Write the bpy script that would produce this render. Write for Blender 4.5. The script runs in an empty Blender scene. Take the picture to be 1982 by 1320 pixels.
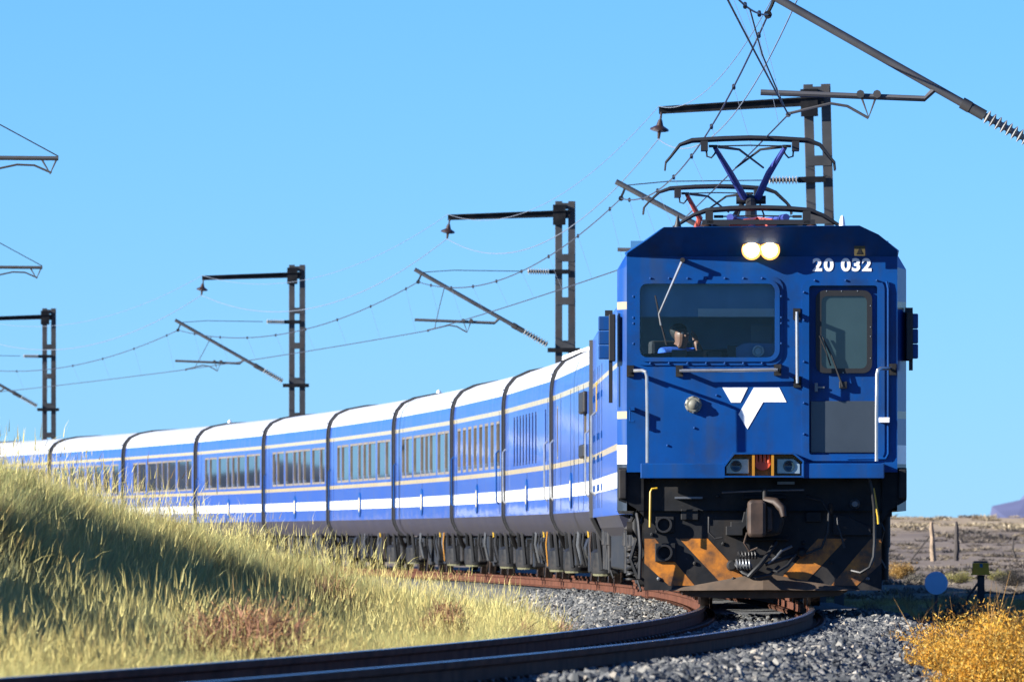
import bpy, bmesh, math, random
import numpy as np
from mathutils import Vector, Matrix, Euler
rnd = random.Random(7)
rng = np.random.default_rng(7)
sc = bpy.context.scene
col = sc.collection
R = math.radians

# ---------------------------------------------------------------- camera, sky, sun, exposure
EYE = 0.74            # metres above the rail head at the locomotive
FPX = 20570.0         # focal length in pixels of the 1982-pixel-wide photograph
HOR = 1037.0          # row of the horizon in the photograph
cam_d = bpy.data.cameras.new('camera')
cam_d.sensor_width = 36.0
cam_d.lens = 36.0 * FPX / 1982.0
cam_d.shift_y = (HOR - 660.0) / 1982.0
cam_d.clip_start = 1.0
cam_d.clip_end = 30000.0
cam_d.dof.use_dof = True
cam_d.dof.focus_distance = 112.0
cam_d.dof.aperture_fstop = 13.0
cam = bpy.data.objects.new('camera', cam_d)
cam.location = (0, 0, EYE)
cam.rotation_euler = (R(90), 0, 0)
col.objects.link(cam)
sc.camera = cam

SUN = Vector((-2.8, -1.0, 1.12)).normalized()
w = bpy.data.worlds.new('World')
sc.world = w
w.use_nodes = True
nt = w.node_tree
sky = nt.nodes.new('ShaderNodeTexSky')
sky.sky_type = 'NISHITA'
sky.sun_disc = False
sky.sun_elevation = math.asin(SUN.z)
sky.sun_rotation = math.atan2(SUN.x, SUN.y)
sky.altitude = 1200.0
sky.air_density = 0.85
sky.dust_density = 0.0
sky.ozone_density = 8.0
bg = nt.nodes['Background']
tint = nt.nodes.new('ShaderNodeMix')
tint.data_type = 'RGBA'
tint.blend_type = 'MULTIPLY'
tint.inputs[0].default_value = 1.0
tint.inputs[7].default_value = (0.69, 0.97, 1.25, 1)      # the photograph's saturated, polarised blue, even over the whole sky
nt.links.new(sky.outputs[0], tint.inputs[6])
nt.links.new(tint.outputs[2], bg.inputs[0])
bg.inputs[1].default_value = 0.053
sun_d = bpy.data.lights.new('sun', 'SUN')
sun_d.energy = 5.0
sun_d.angle = R(0.5)
sun_d.color = (1.0, 0.96, 0.89)
sun = bpy.data.objects.new('sun', sun_d)
sun.rotation_euler = SUN.to_track_quat('Z', 'Y').to_euler()
sun.location = (-60, -20, 80)
col.objects.link(sun)
sc.view_settings.view_transform = 'Standard'
sc.view_settings.look = 'None'
sc.view_settings.exposure = 1.55
sc.view_settings.gamma = 1.0

# ---------------------------------------------------------------- the line of the track
CO = [-0.3840957972076606, 1.02916934667845, -4.8114013126287105, -1.943794787398339, 2.5970666971342995]
DC = np.polyder(CO)
def tslope(Y):
    Y = np.clip(Y, 44.0, 335.0)
    return np.polyval(DC, (Y - 150) / 100) / 100
def tx(Y):
    Yc = np.clip(Y, 44.0, 335.0)
    return np.polyval(CO, (Yc - 150) / 100) + tslope(Y) * (Y - Yc)
def rz(Y):
    return 0.0014 * np.clip(110 - Y, 0, 80)
def wpt(px, py, Y):
    return ((px - 991) * Y / FPX, Y, EYE + (HOR - py) * Y / FPX)

# ---------------------------------------------------------------- materials
MATS = {}
ALB = 0.76                       # common scale of the paint and ground colours, set with the exposure
def alb(c): return tuple(c) if min(c) > 0.7 else tuple(x * ALB for x in c)
def mat(name, c, rough=0.5, metal=0.0, var=0.12, scale=3.0, bump=0.0, bscale=40.0, coat=0.0, dirt=None, dirt_amt=0.0, dscale=1.5, emit=None, es=0.0, spec=0.5, detail=4.0, streak=None, sk_amt=0.0, dthr=0.48):
    if name in MATS: return MATS[name]
    c = alb(c); dirt = alb(dirt) if dirt else None; streak = alb(streak) if streak else None
    m = bpy.data.materials.new(name); m.use_nodes = True
    t = m.node_tree; b = t.nodes['Principled BSDF']
    b.inputs['Roughness'].default_value = rough
    b.inputs['Metallic'].default_value = metal
    b.inputs['Specular IOR Level'].default_value = spec
    if coat: b.inputs['Coat Weight'].default_value = coat; b.inputs['Coat Roughness'].default_value = 0.06
    tc = t.nodes.new('ShaderNodeTexCoord')
    n = t.nodes.new('ShaderNodeTexNoise'); n.inputs['Scale'].default_value = scale; n.inputs['Detail'].default_value = detail
    t.links.new(tc.outputs['Object'], n.inputs['Vector'])
    r = t.nodes.new('ShaderNodeValToRGB')
    r.color_ramp.elements[0].position = 0.3; r.color_ramp.elements[1].position = 0.7
    r.color_ramp.elements[0].color = (*[x * (1 - var) for x in c], 1)
    r.color_ramp.elements[1].color = (*[min(1, x * (1 + var)) for x in c], 1)
    t.links.new(n.outputs['Fac'], r.inputs['Fac'])
    out = r.outputs['Color']
    if dirt:
        n2 = t.nodes.new('ShaderNodeTexNoise'); n2.inputs['Scale'].default_value = dscale; n2.inputs['Detail'].default_value = 8; n2.inputs['Roughness'].default_value = 0.65
        t.links.new(tc.outputs['Object'], n2.inputs['Vector'])
        r2 = t.nodes.new('ShaderNodeMapRange'); r2.inputs[1].default_value = dthr; r2.inputs[2].default_value = dthr+.22; r2.inputs[3].default_value = 0; r2.inputs[4].default_value = dirt_amt
        t.links.new(n2.outputs['Fac'], r2.inputs[0])
        mx = t.nodes.new('ShaderNodeMix'); mx.data_type = 'RGBA'
        t.links.new(r2.outputs[0], mx.inputs[0]); t.links.new(out, mx.inputs[6]); mx.inputs[7].default_value = (*dirt, 1)
        out = mx.outputs[2]
    if streak:
        for sc3, lo, hi, amt, cc in (((5, 5, .45), .5, .75, sk_amt, streak), ((38, 38, 26), .70, .76, .55, (.10, .075, .06))):
            mp_ = t.nodes.new('ShaderNodeMapping'); mp_.inputs['Scale'].default_value = sc3; t.links.new(tc.outputs['Object'], mp_.inputs[0])
            n4 = t.nodes.new('ShaderNodeTexNoise'); n4.inputs['Scale'].default_value = 1.0; n4.inputs['Detail'].default_value = 7; t.links.new(mp_.outputs[0], n4.inputs['Vector'])
            r4 = t.nodes.new('ShaderNodeMapRange'); r4.inputs[1].default_value = lo; r4.inputs[2].default_value = hi; r4.inputs[3].default_value = 0; r4.inputs[4].default_value = amt
            t.links.new(n4.outputs['Fac'], r4.inputs[0])
            m4 = t.nodes.new('ShaderNodeMix'); m4.data_type = 'RGBA'; t.links.new(r4.outputs[0], m4.inputs[0]); t.links.new(out, m4.inputs[6]); m4.inputs[7].default_value = (*cc, 1); out = m4.outputs[2]
    t.links.new(out, b.inputs['Base Color'])
    if bump:
        n3 = t.nodes.new('ShaderNodeTexNoise'); n3.inputs['Scale'].default_value = bscale; n3.inputs['Detail'].default_value = 3
        t.links.new(tc.outputs['Object'], n3.inputs['Vector'])
        bp = t.nodes.new('ShaderNodeBump'); bp.inputs['Strength'].default_value = bump; bp.inputs['Distance'].default_value = 0.02
        t.links.new(n3.outputs['Fac'], bp.inputs['Height']); t.links.new(bp.outputs[0], b.inputs['Normal'])
    if emit:
        b.inputs['Emission Color'].default_value = (*emit, 1); b.inputs['Emission Strength'].default_value = es
    MATS[name] = m
    return m

BLUE = (0.003, 0.056, 0.27)
M_front = mat('blue_paint', (0.001, 0.063, 0.262), 0.45, var=0.14, scale=1.6, spec=0.22, dirt=(0.012, 0.04, 0.13), dirt_amt=0.75, dscale=2.6, bump=0.05, bscale=3.5, streak=(0.03, 0.06, 0.13), sk_amt=0.6)
M_black = mat('black_paint', (0.008, 0.009, 0.011), 0.55, spec=0.2, var=0.3, scale=6, dirt=(0.05, 0.045, 0.04), dirt_amt=0.5, dscale=4)
M_char = mat('charcoal_steel', (0.019, 0.020, 0.022), 0.55, var=0.3, scale=5, spec=0.2, streak=(0.06, 0.048, 0.038), sk_amt=0.6, dirt=(0.05, 0.043, 0.037), dirt_amt=0.6, dscale=3, bump=0.05)
M_under = mat('underframe_grey', (0.013, 0.014, 0.016), 0.55, spec=0.25, var=0.35, scale=4, dirt=(0.06, 0.05, 0.042), dirt_amt=0.7, dscale=3)
M_rubber = mat('rubber', (0.012, 0.012, 0.013), 0.55, var=0.2)
M_galv = mat('galvanised_steel', (0.2, 0.21, 0.22), 0.45, 0.6, var=0.25, scale=4, dirt=(0.11, 0.09, 0.07), dirt_amt=0.5)
M_mast = mat('mast_steel', (0.062, 0.064, 0.066), 0.6, 0.2, var=0.3, scale=2.5, dirt=(0.075, 0.05, 0.035), dirt_amt=0.6)
M_tube = mat('cantilever_steel', (0.13, 0.13, 0.135), 0.5, 0.4, var=0.25, scale=3, dirt=(0.06, 0.05, 0.045), dirt_amt=0.5)
M_rail_ = mat('handrail_steel', (0.55, 0.56, 0.56), 0.3, 0.7, var=0.15, scale=8)
M_orange = mat('orange_paint', (0.62, 0.21, 0.012), 0.55, var=0.2, scale=5, dirt=(0.06, 0.038, 0.025), dirt_amt=0.9, dscale=4, detail=8, dthr=0.40, streak=(0.05, 0.035, 0.025), sk_amt=0.7)
M_yellow = mat('yellow_paint', (0.62, 0.38, 0.02), 0.45, var=0.15, scale=6, dirt=(0.12, 0.08, 0.03), dirt_amt=0.4)
M_amber = mat('amber_paint', (0.5, 0.22, 0.012), 0.45, var=0.15, scale=6, dirt=(0.1, 0.06, 0.03), dirt_amt=0.5)
M_white = mat('white_paint', (0.8, 0.8, 0.79), 0.4, var=0.05, scale=3)
M_cream = mat('cream_paint', (0.72, 0.6, 0.33), 0.4, var=0.06, scale=3)
M_tan = mat('dusty_steel', (0.11, 0.075, 0.05), 0.7, var=0.35, scale=4, dirt=(0.04, 0.035, 0.03), dirt_amt=0.6, dscale=5)
M_brown = mat('rusty_brown_steel', (0.06, 0.036, 0.024), 0.6, 0.2, var=0.4, scale=8, dirt=(0.02, 0.017, 0.015), dirt_amt=0.6, dscale=6)
M_red = mat('red_paint', (0.6, 0.08, 0.03), 0.45, var=0.12, scale=6)
M_redarm = mat('red_arm_paint', (0.55, 0.11, 0.07), 0.45, var=0.12, scale=6)
M_bluearm = mat('blue_arm_paint', (0.05, 0.07, 0.3), 0.35, var=0.12, scale=6)
M_porc = mat('porcelain_brown', (0.05, 0.03, 0.024), 0.25, var=0.2)
M_porcg = mat('porcelain_grey', (0.32, 0.32, 0.31), 0.3, var=0.15)
M_wire = mat('copper_wire_dark', (0.06, 0.065, 0.075), 0.4, 0.5, var=0.1)
M_alu = mat('aluminium_wire', (0.20, 0.24, 0.30), 0.5, 0.0, var=0.1)
M_bronze = mat('bronze_window_frame', (0.30, 0.25, 0.19), 0.4, 0.3, var=0.2)
M_roofw = mat('white_roof', (0.66, 0.68, 0.72), 0.35, var=0.06, scale=1.2, dirt=(0.42, 0.42, 0.42), dirt_amt=0.6)
M_skirt = mat('skirt_grey', (0.034, 0.035, 0.058), 0.45, spec=0.25, var=0.12, scale=1.2, dirt=(0.07, 0.06, 0.055), dirt_amt=0.4)
M_end = mat('coach_end_grey', (0.03, 0.03, 0.032), 0.6, var=0.2)
M_kick = mat('kick_plate_grey', (0.075, 0.095, 0.115), 0.3, 0.4, var=0.12, scale=2)
M_skin = mat('skin', (0.22, 0.105, 0.065), 0.5, var=0.08)
M_shirt = mat('blue_shirt', (0.02, 0.12, 0.62), 0.8, var=0.3, scale=30)
M_hair = mat('dark_hair', (0.01, 0.009, 0.008), 0.7)
M_trouser = mat('dark_trousers', (0.015, 0.016, 0.02), 0.8)
M_cab = mat('cab_lining', (0.045, 0.18, 0.36), 0.6, var=0.15)
M_blind = mat('sun_blind', (0.10, 0.28, 0.44), 0.7, var=0.12, scale=4)
M_paper = mat('notice_grey', (0.10, 0.18, 0.24), 0.7, var=0.1)
M_pale = mat('pale_trim', (0.42, 0.52, 0.52), 0.5, var=0.1)
M_lampg = mat('lamp_glass', (0.28, 0.36, 0.4), 0.12, 0.2, var=0.12, scale=20)
M_lens = mat('dark_lens', (0.025, 0.05, 0.065), 0.1, var=0.2)
M_lamp = mat('headlight_lens', (1, 0.9, 0.7), 0.3, emit=(1.0, 0.74, 0.40), es=4.5)
M_warm = mat('warm_reflector', (0.9, 0.6, 0.25), 0.3, 0.5, emit=(1.0, 0.50, 0.12), es=0.55)  # emission stands in for lamp light on the rim
M_bowl = mat('reflector', (0.9, 0.6, 0.25), 0.2, 0.9, emit=(1.0, 0.36, 0.05), es=0.8)  # orange glow added for lamp light caught in the bowl
M_ring = mat('air_spring_base', (0.15, 0.145, 0.08), 0.6)
M_pane = mat('coach_glass', (0.012, 0.018, 0.022), 0.03, var=0.1, spec=0.75)

def glass_mat(name, tintc, refl):
    m = bpy.data.materials.new(name); m.use_nodes = True
    t = m.node_tree; t.nodes.remove(t.nodes['Principled BSDF'])
    o = t.nodes['Material Output']
    tr = t.nodes.new('ShaderNodeBsdfTransparent'); tr.inputs[0].default_value = (*tintc, 1)
    gl = t.nodes.new('ShaderNodeBsdfGlossy'); gl.inputs['Roughness'].default_value = 0.03
    fr = t.nodes.new('ShaderNodeFresnel'); fr.inputs[0].default_value = refl
    mx = t.nodes.new('ShaderNodeMixShader')
    t.links.new(fr.outputs[0], mx.inputs[0]); t.links.new(tr.outputs[0], mx.inputs[1]); t.links.new(gl.outputs[0], mx.inputs[2])
    t.links.new(mx.outputs[0], o.inputs[0])
    return m
M_wind = glass_mat('windscreen_glass', (0.92, 0.96, 0.97), 1.28)

def livery(name, stops, rough=0.35, coat=0.35, streak=0.0):
    """paint bands by height above the rail: stops = [(z, colour), ...] from below upwards"""
    m = bpy.data.materials.new(name); m.use_nodes = True
    t = m.node_tree; b = t.nodes['Principled BSDF']
    b.inputs['Roughness'].default_value = rough
    b.inputs['Coat Weight'].default_value = coat; b.inputs['Coat Roughness'].default_value = 0.05
    tc = t.nodes.new('ShaderNodeTexCoord'); sp = t.nodes.new('ShaderNodeSeparateXYZ')
    t.links.new(tc.outputs['Object'], sp.inputs[0])
    mr = t.nodes.new('ShaderNodeMath'); mr.operation = 'DIVIDE'; mr.inputs[1].default_value = 5.0
    t.links.new(sp.outputs[2], mr.inputs[0])
    stops = [(z, alb(c)) for z, c in stops]
    cr = t.nodes.new('ShaderNodeValToRGB'); cr.color_ramp.interpolation = 'CONSTANT'
    e = cr.color_ramp.elements
    e[0].position = 0; e[0].color = (*stops[0][1], 1)
    e.remove(e[1])
    for z, c in stops[1:]:
        x = e.new(z / 5.0); x.color = (*c, 1)
    t.links.new(mr.outputs[0], cr.inputs['Fac'])
    # weathering: vertical streaks and soft blotches
    mp = t.nodes.new('ShaderNodeMapping'); mp.inputs['Scale'].default_value = (3, 2.2, 0.35)
    t.links.new(tc.outputs['Object'], mp.inputs[0])
    n = t.nodes.new('ShaderNodeTexNoise'); n.inputs['Scale'].default_value = 2.0; n.inputs['Detail'].default_value = 6
    t.links.new(mp.outputs[0], n.inputs['Vector'])
    r2 = t.nodes.new('ShaderNodeMapRange'); r2.inputs[1].default_value = 0.45; r2.inputs[2].default_value = 0.75; r2.inputs[3].default_value = 0; r2.inputs[4].default_value = 0.42
    t.links.new(n.outputs['Fac'], r2.inputs[0])
    mx = t.nodes.new('ShaderNodeMix'); mx.data_type = 'RGBA'
    t.links.new(r2.outputs[0], mx.inputs[0]); t.links.new(cr.outputs[0], mx.inputs[6]); mx.inputs[7].default_value = (0.10, 0.12, 0.17, 1)
    t.links.new(mx.outputs[2], b.inputs['Base Color'])
    mp2 = t.nodes.new('ShaderNodeMapping'); mp2.inputs['Scale'].default_value = (1, 0.55, 1.2)
    t.links.new(tc.outputs['Object'], mp2.inputs[0])
    n3 = t.nodes.new('ShaderNodeTexNoise'); n3.inputs['Scale'].default_value = 1.6; n3.inputs['Detail'].default_value = 2
    t.links.new(mp2.outputs[0], n3.inputs['Vector'])
    bp = t.nodes.new('ShaderNodeBump'); bp.inputs['Strength'].default_value = 0.12; bp.inputs['Distance'].default_value = 0.03
    t.links.new(n3.outputs['Fac'], bp.inputs['Height'])
    t.links.new(bp.outputs[0], b.inputs['Normal']); t.links.new(bp.outputs[0], b.inputs['Coat Normal'])
    MATS[name] = m
    return m
CR = (0.52, 0.42, 0.22); WH = (0.8, 0.8, 0.79); BL2 = (0.012, 0.082, 0.42)
M_coach = livery('coach_livery', [(0, BL2), (1.32, WH), (1.52, BL2), (1.79, CR), (1.875, BL2), (2.87, CR), (2.94, BL2)])
M_loco = livery('locomotive_livery', [(0, (0.014, 0.016, 0.02)), (1.47, WH), (1.67, BLUE), (1.943, CR), (2.018, BLUE), (3.077, CR), (3.146, BLUE)], 0.38, 0.2)
M_loco2 = livery('rear_locomotive_livery', [(0, BL2), (1.32, WH), (1.52, BL2), (1.79, CR), (1.875, BL2), (2.80, CR), (2.87, BL2)], 0.36, 0.3)

# ---------------------------------------------------------------- mesh builder
class MB:
    def __init__(s): s.v = []; s.f = []
    def add(s, vs, fs):
        o = len(s.v); s.v += [tuple(p) for p in vs]; s.f += [tuple(i + o for i in f) for f in fs]; return s
    def box(s, x0, x1, y0, y1, z0, z1):
        return s.add([(x0,y0,z0),(x1,y0,z0),(x1,y1,z0),(x0,y1,z0),(x0,y0,z1),(x1,y0,z1),(x1,y1,z1),(x0,y1,z1)],
                     [(0,3,2,1),(4,5,6,7),(0,1,5,4),(1,2,6,5),(2,3,7,6),(3,0,4,7)])
    def prism(s, poly, y0, y1):
        """polygon in x,z (either winding), extruded from y0 (front) to y1"""
        a = sum(poly[i][0]*poly[(i+1)%len(poly)][1]-poly[(i+1)%len(poly)][0]*poly[i][1] for i in range(len(poly)))
        if a < 0: poly = poly[::-1]
        n = len(poly)
        vs = [(x, y0, z) for x, z in poly] + [(x, y1, z) for x, z in poly]
        fs = [tuple(range(n)), tuple(range(2*n-1, n-1, -1))] + [((i+1)%n, i, n+i, n+(i+1)%n) for i in range(n)]
        return s.add(vs, fs)
    def loft(s, rings, cap=True, closed=True):
        n = len(rings[0]); vs = [p for r in rings for p in r]; fs = []
        for k in range(len(rings)-1):
            for i in range(n if closed else n-1):
                j = (i+1) % n
                fs.append((k*n+i, k*n+j, (k+1)*n+j, (k+1)*n+i))
        if cap and closed:
            fs.append(tuple(range(n-1, -1, -1))); fs.append(tuple((len(rings)-1)*n+i for i in range(n)))
        return s.add(vs, fs)
    def tube(s, pts, r, n=8, cap=True):
        pts = [Vector(p) for p in pts]; rs = r if isinstance(r, (list, tuple)) else [r]*len(pts)
        rings = []; t0 = (pts[1]-pts[0]).normalized()
        u = t0.orthogonal().normalized()
        for i, p in enumerate(pts):
            a = pts[max(i-1,0)]; b = pts[min(i+1,len(pts)-1)]; t = (b-a).normalized()
            u = (u - t*u.dot(t)).normalized(); vv = t.cross(u)
            rings.append([p + (u*math.cos(2*math.pi*k/n) + vv*math.sin(2*math.pi*k/n))*rs[i] for k in range(n)])
        return s.loft(rings, cap)
    def cyl(s, p0, p1, r, n=14, r1=None):
        return s.tube([p0, p1], [r, r if r1 is None else r1], n)
    def lathe(s, p, d, prof, n=16):
        """prof = [(dist along d, radius)...]"""
        p = Vector(p); d = Vector(d).normalized(); u = d.orthogonal().normalized(); v = d.cross(u)
        return s.loft([[p + d*a + (u*math.cos(2*math.pi*k/n)+v*math.sin(2*math.pi*k/n))*max(r, 1e-4) for k in range(n)] for a, r in prof])
    def coil(s, p, h, r, wr, turns=5, n=10, axis='z'):
        pts = []
        for i in range(turns*n+1):
            a = 2*math.pi*i/n; t = i/(turns*n)*h
            pts.append((p[0]+r*math.cos(a), p[1]+r*math.sin(a), p[2]+t) if axis == 'z' else (p[0]+t, p[1]+r*math.cos(a), p[2]+r*math.sin(a)))
        return s.tube(pts, wr, 6)
    def mesh(s, name, m, smooth=False):
        me = bpy.data.meshes.new(name); me.from_pydata(s.v, [], s.f); me.update()
        if m: me.materials.append(m)
        if smooth:
            for p in me.polygons: p.use_smooth = True
            try: me.set_sharp_from_angle(angle=R(38))
            except Exception: pass
        return me
    def build(s, name, m, parent=None, smooth=False, bevel=0.0):
        me = s.mesh(name, m, smooth)
        return link(name, me, parent, bevel)
def link(name, me, parent=None, bevel=0.0):
    o = bpy.data.objects.new(name, me); col.objects.link(o)
    if parent: o.parent = parent
    if bevel:
        b = o.modifiers.new('bevel', 'BEVEL'); b.width = bevel; b.segments = 2; b.limit_method = 'ANGLE'
    return o
def tag(o, label=None, cat=None, group=None, kind=None):
    if label: o['label'] = label
    if cat: o['category'] = cat
    if group: o['group'] = group
    if kind: o['kind'] = kind
    return o
def empty(name, loc=(0,0,0), rz_=0.0):
    o = bpy.data.objects.new(name, None); col.objects.link(o)
    o.location = loc; o.rotation_euler = (0, 0, rz_); o.empty_display_size = 0.3
    return o
def rrect(x0, x1, z0, z1, r, n=5):
    pts = []
    for cx, cz, a0 in ((x1-r, z1-r, 0), (x0+r, z1-r, 90), (x0+r, z0+r, 180), (x1-r, z0+r, 270)):
        for k in range(n+1):
            a = R(a0 + 90*k/n); pts.append((cx+r*math.cos(a), cz+r*math.sin(a)))
    return pts
def plate(name, m, parent, outer, holes, y0, y1, bevel=0.0):
    """flat plate in the x,z plane with holes, thickness y0 (front) to y1"""
    bm = bmesh.new(); edges = []
    for loop in [outer] + holes:
        vs = [bm.verts.new((x, y0, z)) for x, z in loop]
        edges += [bm.edges.new((vs[i], vs[(i+1) % len(vs)])) for i in range(len(vs))]
    bmesh.ops.triangle_fill(bm, use_beauty=True, use_dissolve=False, edges=edges)
    for f in bm.faces:
        f.normal_update()
        if f.normal.y > 0: f.normal_flip()
    g = bmesh.ops.extrude_face_region(bm, geom=bm.faces[:])
    mv = [v for v in g['geom'] if isinstance(v, bmesh.types.BMVert)]
    bmesh.ops.translate(bm, vec=(0, y1-y0, 0), verts=mv)
    bmesh.ops.recalc_face_normals(bm, faces=bm.faces[:])
    me = bpy.data.meshes.new(name); bm.to_mesh(me); bm.free(); me.materials.append(m)
    return link(name, me, parent, bevel)
def ring_between(name, m, parent, a, b, y0, y1):
    """frame between outer loop a and inner loop b (same point count)"""
    n = len(a); mb = MB()
    mb.loft([[(x, y1, z) for x, z in a], [(x, y0, z) for x, z in a], [(x, y0, z) for x, z in b], [(x, y1, z) for x, z in b]], cap=False)
    return mb.build(name, m, parent)
def copy_tree(o, parent=None):
    c = o.copy(); col.objects.link(c); c.parent = parent
    for ch in list(o.children): copy_tree(ch, c)
    return c

# ---------------------------------------------------------------- terrain
def wav(X, Y, f, seed):
    g = np.random.default_rng(seed); o = 0
    for k in range(5):
        a = g.uniform(0, 6.28); q = f * (1 + 0.45 * k); o = o + np.sin(X*q*math.cos(a) + Y*q*math.sin(a) + g.uniform(0, 6.28)) / (1 + 0.6*k)
    return o / 2.6
def sstep(a, b, x):
    t = np.clip((x - a) / (b - a), 0, 1); return t*t*(3 - 2*t)
CY = [20, 62, 75, 85, 100, 110, 120, 130, 150, 175]
CX = [-7.5, -5.0, -4.4, -4.05, -3.25, -2.55, -1.75, -0.75, 0.0, 0.0]
CZ = [0.7, 0.74, 1.0, 1.22, 0.72, 0.40, 0.06, -0.24, -0.45, -0.5]
SH_R, TOE_R = 1.4, 3.7
def ground_h(X, Y):
    X = np.asarray(X, float); Y = np.asarray(Y, float)
    d = X - tx(Y); r = rz(Y)
    # inside of the curve: low ground and the grassy cutting bank
    g_in = np.interp(Y, [60, 88, 104, 124], [-0.14, -0.17, -0.34, -0.52]) + 0.05*wav(X, Y, 0.9, 3)
    xc = np.interp(Y, CY, CX) + 0.22*wav(X*0, Y, 0.45, 5); zc = np.interp(Y, CY, CZ) + 0.10*wav(X*0, Y, 0.5, 6) * (Y < 140)
    f = 1 - sstep(-0.30, 1.75, X - xc)
    bank = g_in + np.maximum(zc - g_in, 0) * f + 0.12*wav(X, Y, 1.5, 8)*f - 0.10*np.clip(xc - X - 1, 0, 14)*f
    far_l = -0.5 + 0.004*np.clip(Y-200, 0, 600)
    inner = np.where(Y < 175, bank, far_l)
    # outside: ground falls away from the shoulder, then rises to the veld ridge
    g_o = np.interp(Y, [0, 100, 130, 160, 190, 350, 520, 700, 900, 1500, 9000], [-1.1, -1.0, -0.85, -0.62, -0.50, -0.12, 0.75, 2.0, 1.2, -6, -30])
    g_o = g_o + 0.06*wav(X, Y, 0.35, 11) + np.where(Y > 250, 0.10*wav(X, Y, 0.05, 12), 0)
    z = np.where(d < 0, inner, g_o)
    z = np.where(np.abs(d) < 2, np.minimum(z, -0.5), z)
    k = sstep(-40, -8, d)                       # wide world left of the line joins the outside level far away
    z = np.where((Y > 175) & (d < 0), np.interp(Y, [175, 190, 350, 520, 700, 900, 1500, 9000], [-0.5, -0.5, -0.3, 0.3, 1.0, 0.8, -6, -30]), z)
    return z
def bed_h(d, Y):
    r = rz(Y)
    left = np.interp(-d, [0, 1.5, 2.35], [-0.185, -0.185, -0.62]) + r
    right = np.interp(d, [0, 0.8, SH_R, 2.9, TOE_R], [-0.185, -0.17, -0.14, -0.53, -1.12]) + r
    return np.where(d < 0, left, right)

ys = np.concatenate([np.arange(-30, 40, 5.0), np.arange(40, 150, 0.35), np.arange(150, 360, 1.5), np.geomspace(360, 9000, 60)])
xs = np.concatenate([-np.geomspace(4000, 20.5, 40), np.arange(-20, -8, 0.8), np.arange(-8, 9, 0.16), np.arange(9, 30, 0.8), np.geomspace(30.5, 4000, 40)])
GX, GY = np.meshgrid(xs, ys)
GZ = ground_h(GX, GY)
def grid_mesh(name, X, Y, Z, m, smooth=True):
    ny, nx = X.shape
    me = bpy.data.meshes.new(name)
    v = np.stack([X, Y, Z], -1).reshape(-1, 3)
    i = np.arange(ny*nx).reshape(ny, nx)
    q = np.stack([i[:-1, :-1], i[:-1, 1:], i[1:, 1:], i[1:, :-1]], -1).reshape(-1, 4)
    me.vertices.add(len(v)); me.vertices.foreach_set('co', v.ravel())
    me.loops.add(q.size); me.loops.foreach_set('vertex_index', q.ravel().astype(np.int32))
    me.polygons.add(len(q)); me.polygons.foreach_set('loop_start', np.arange(0, q.size, 4, dtype=np.int32))
    me.update(calc_edges=True); me.validate()
    if smooth: me.polygons.foreach_set('use_smooth', np.ones(len(q), bool))
    me.materials.append(m)
    return me
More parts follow.
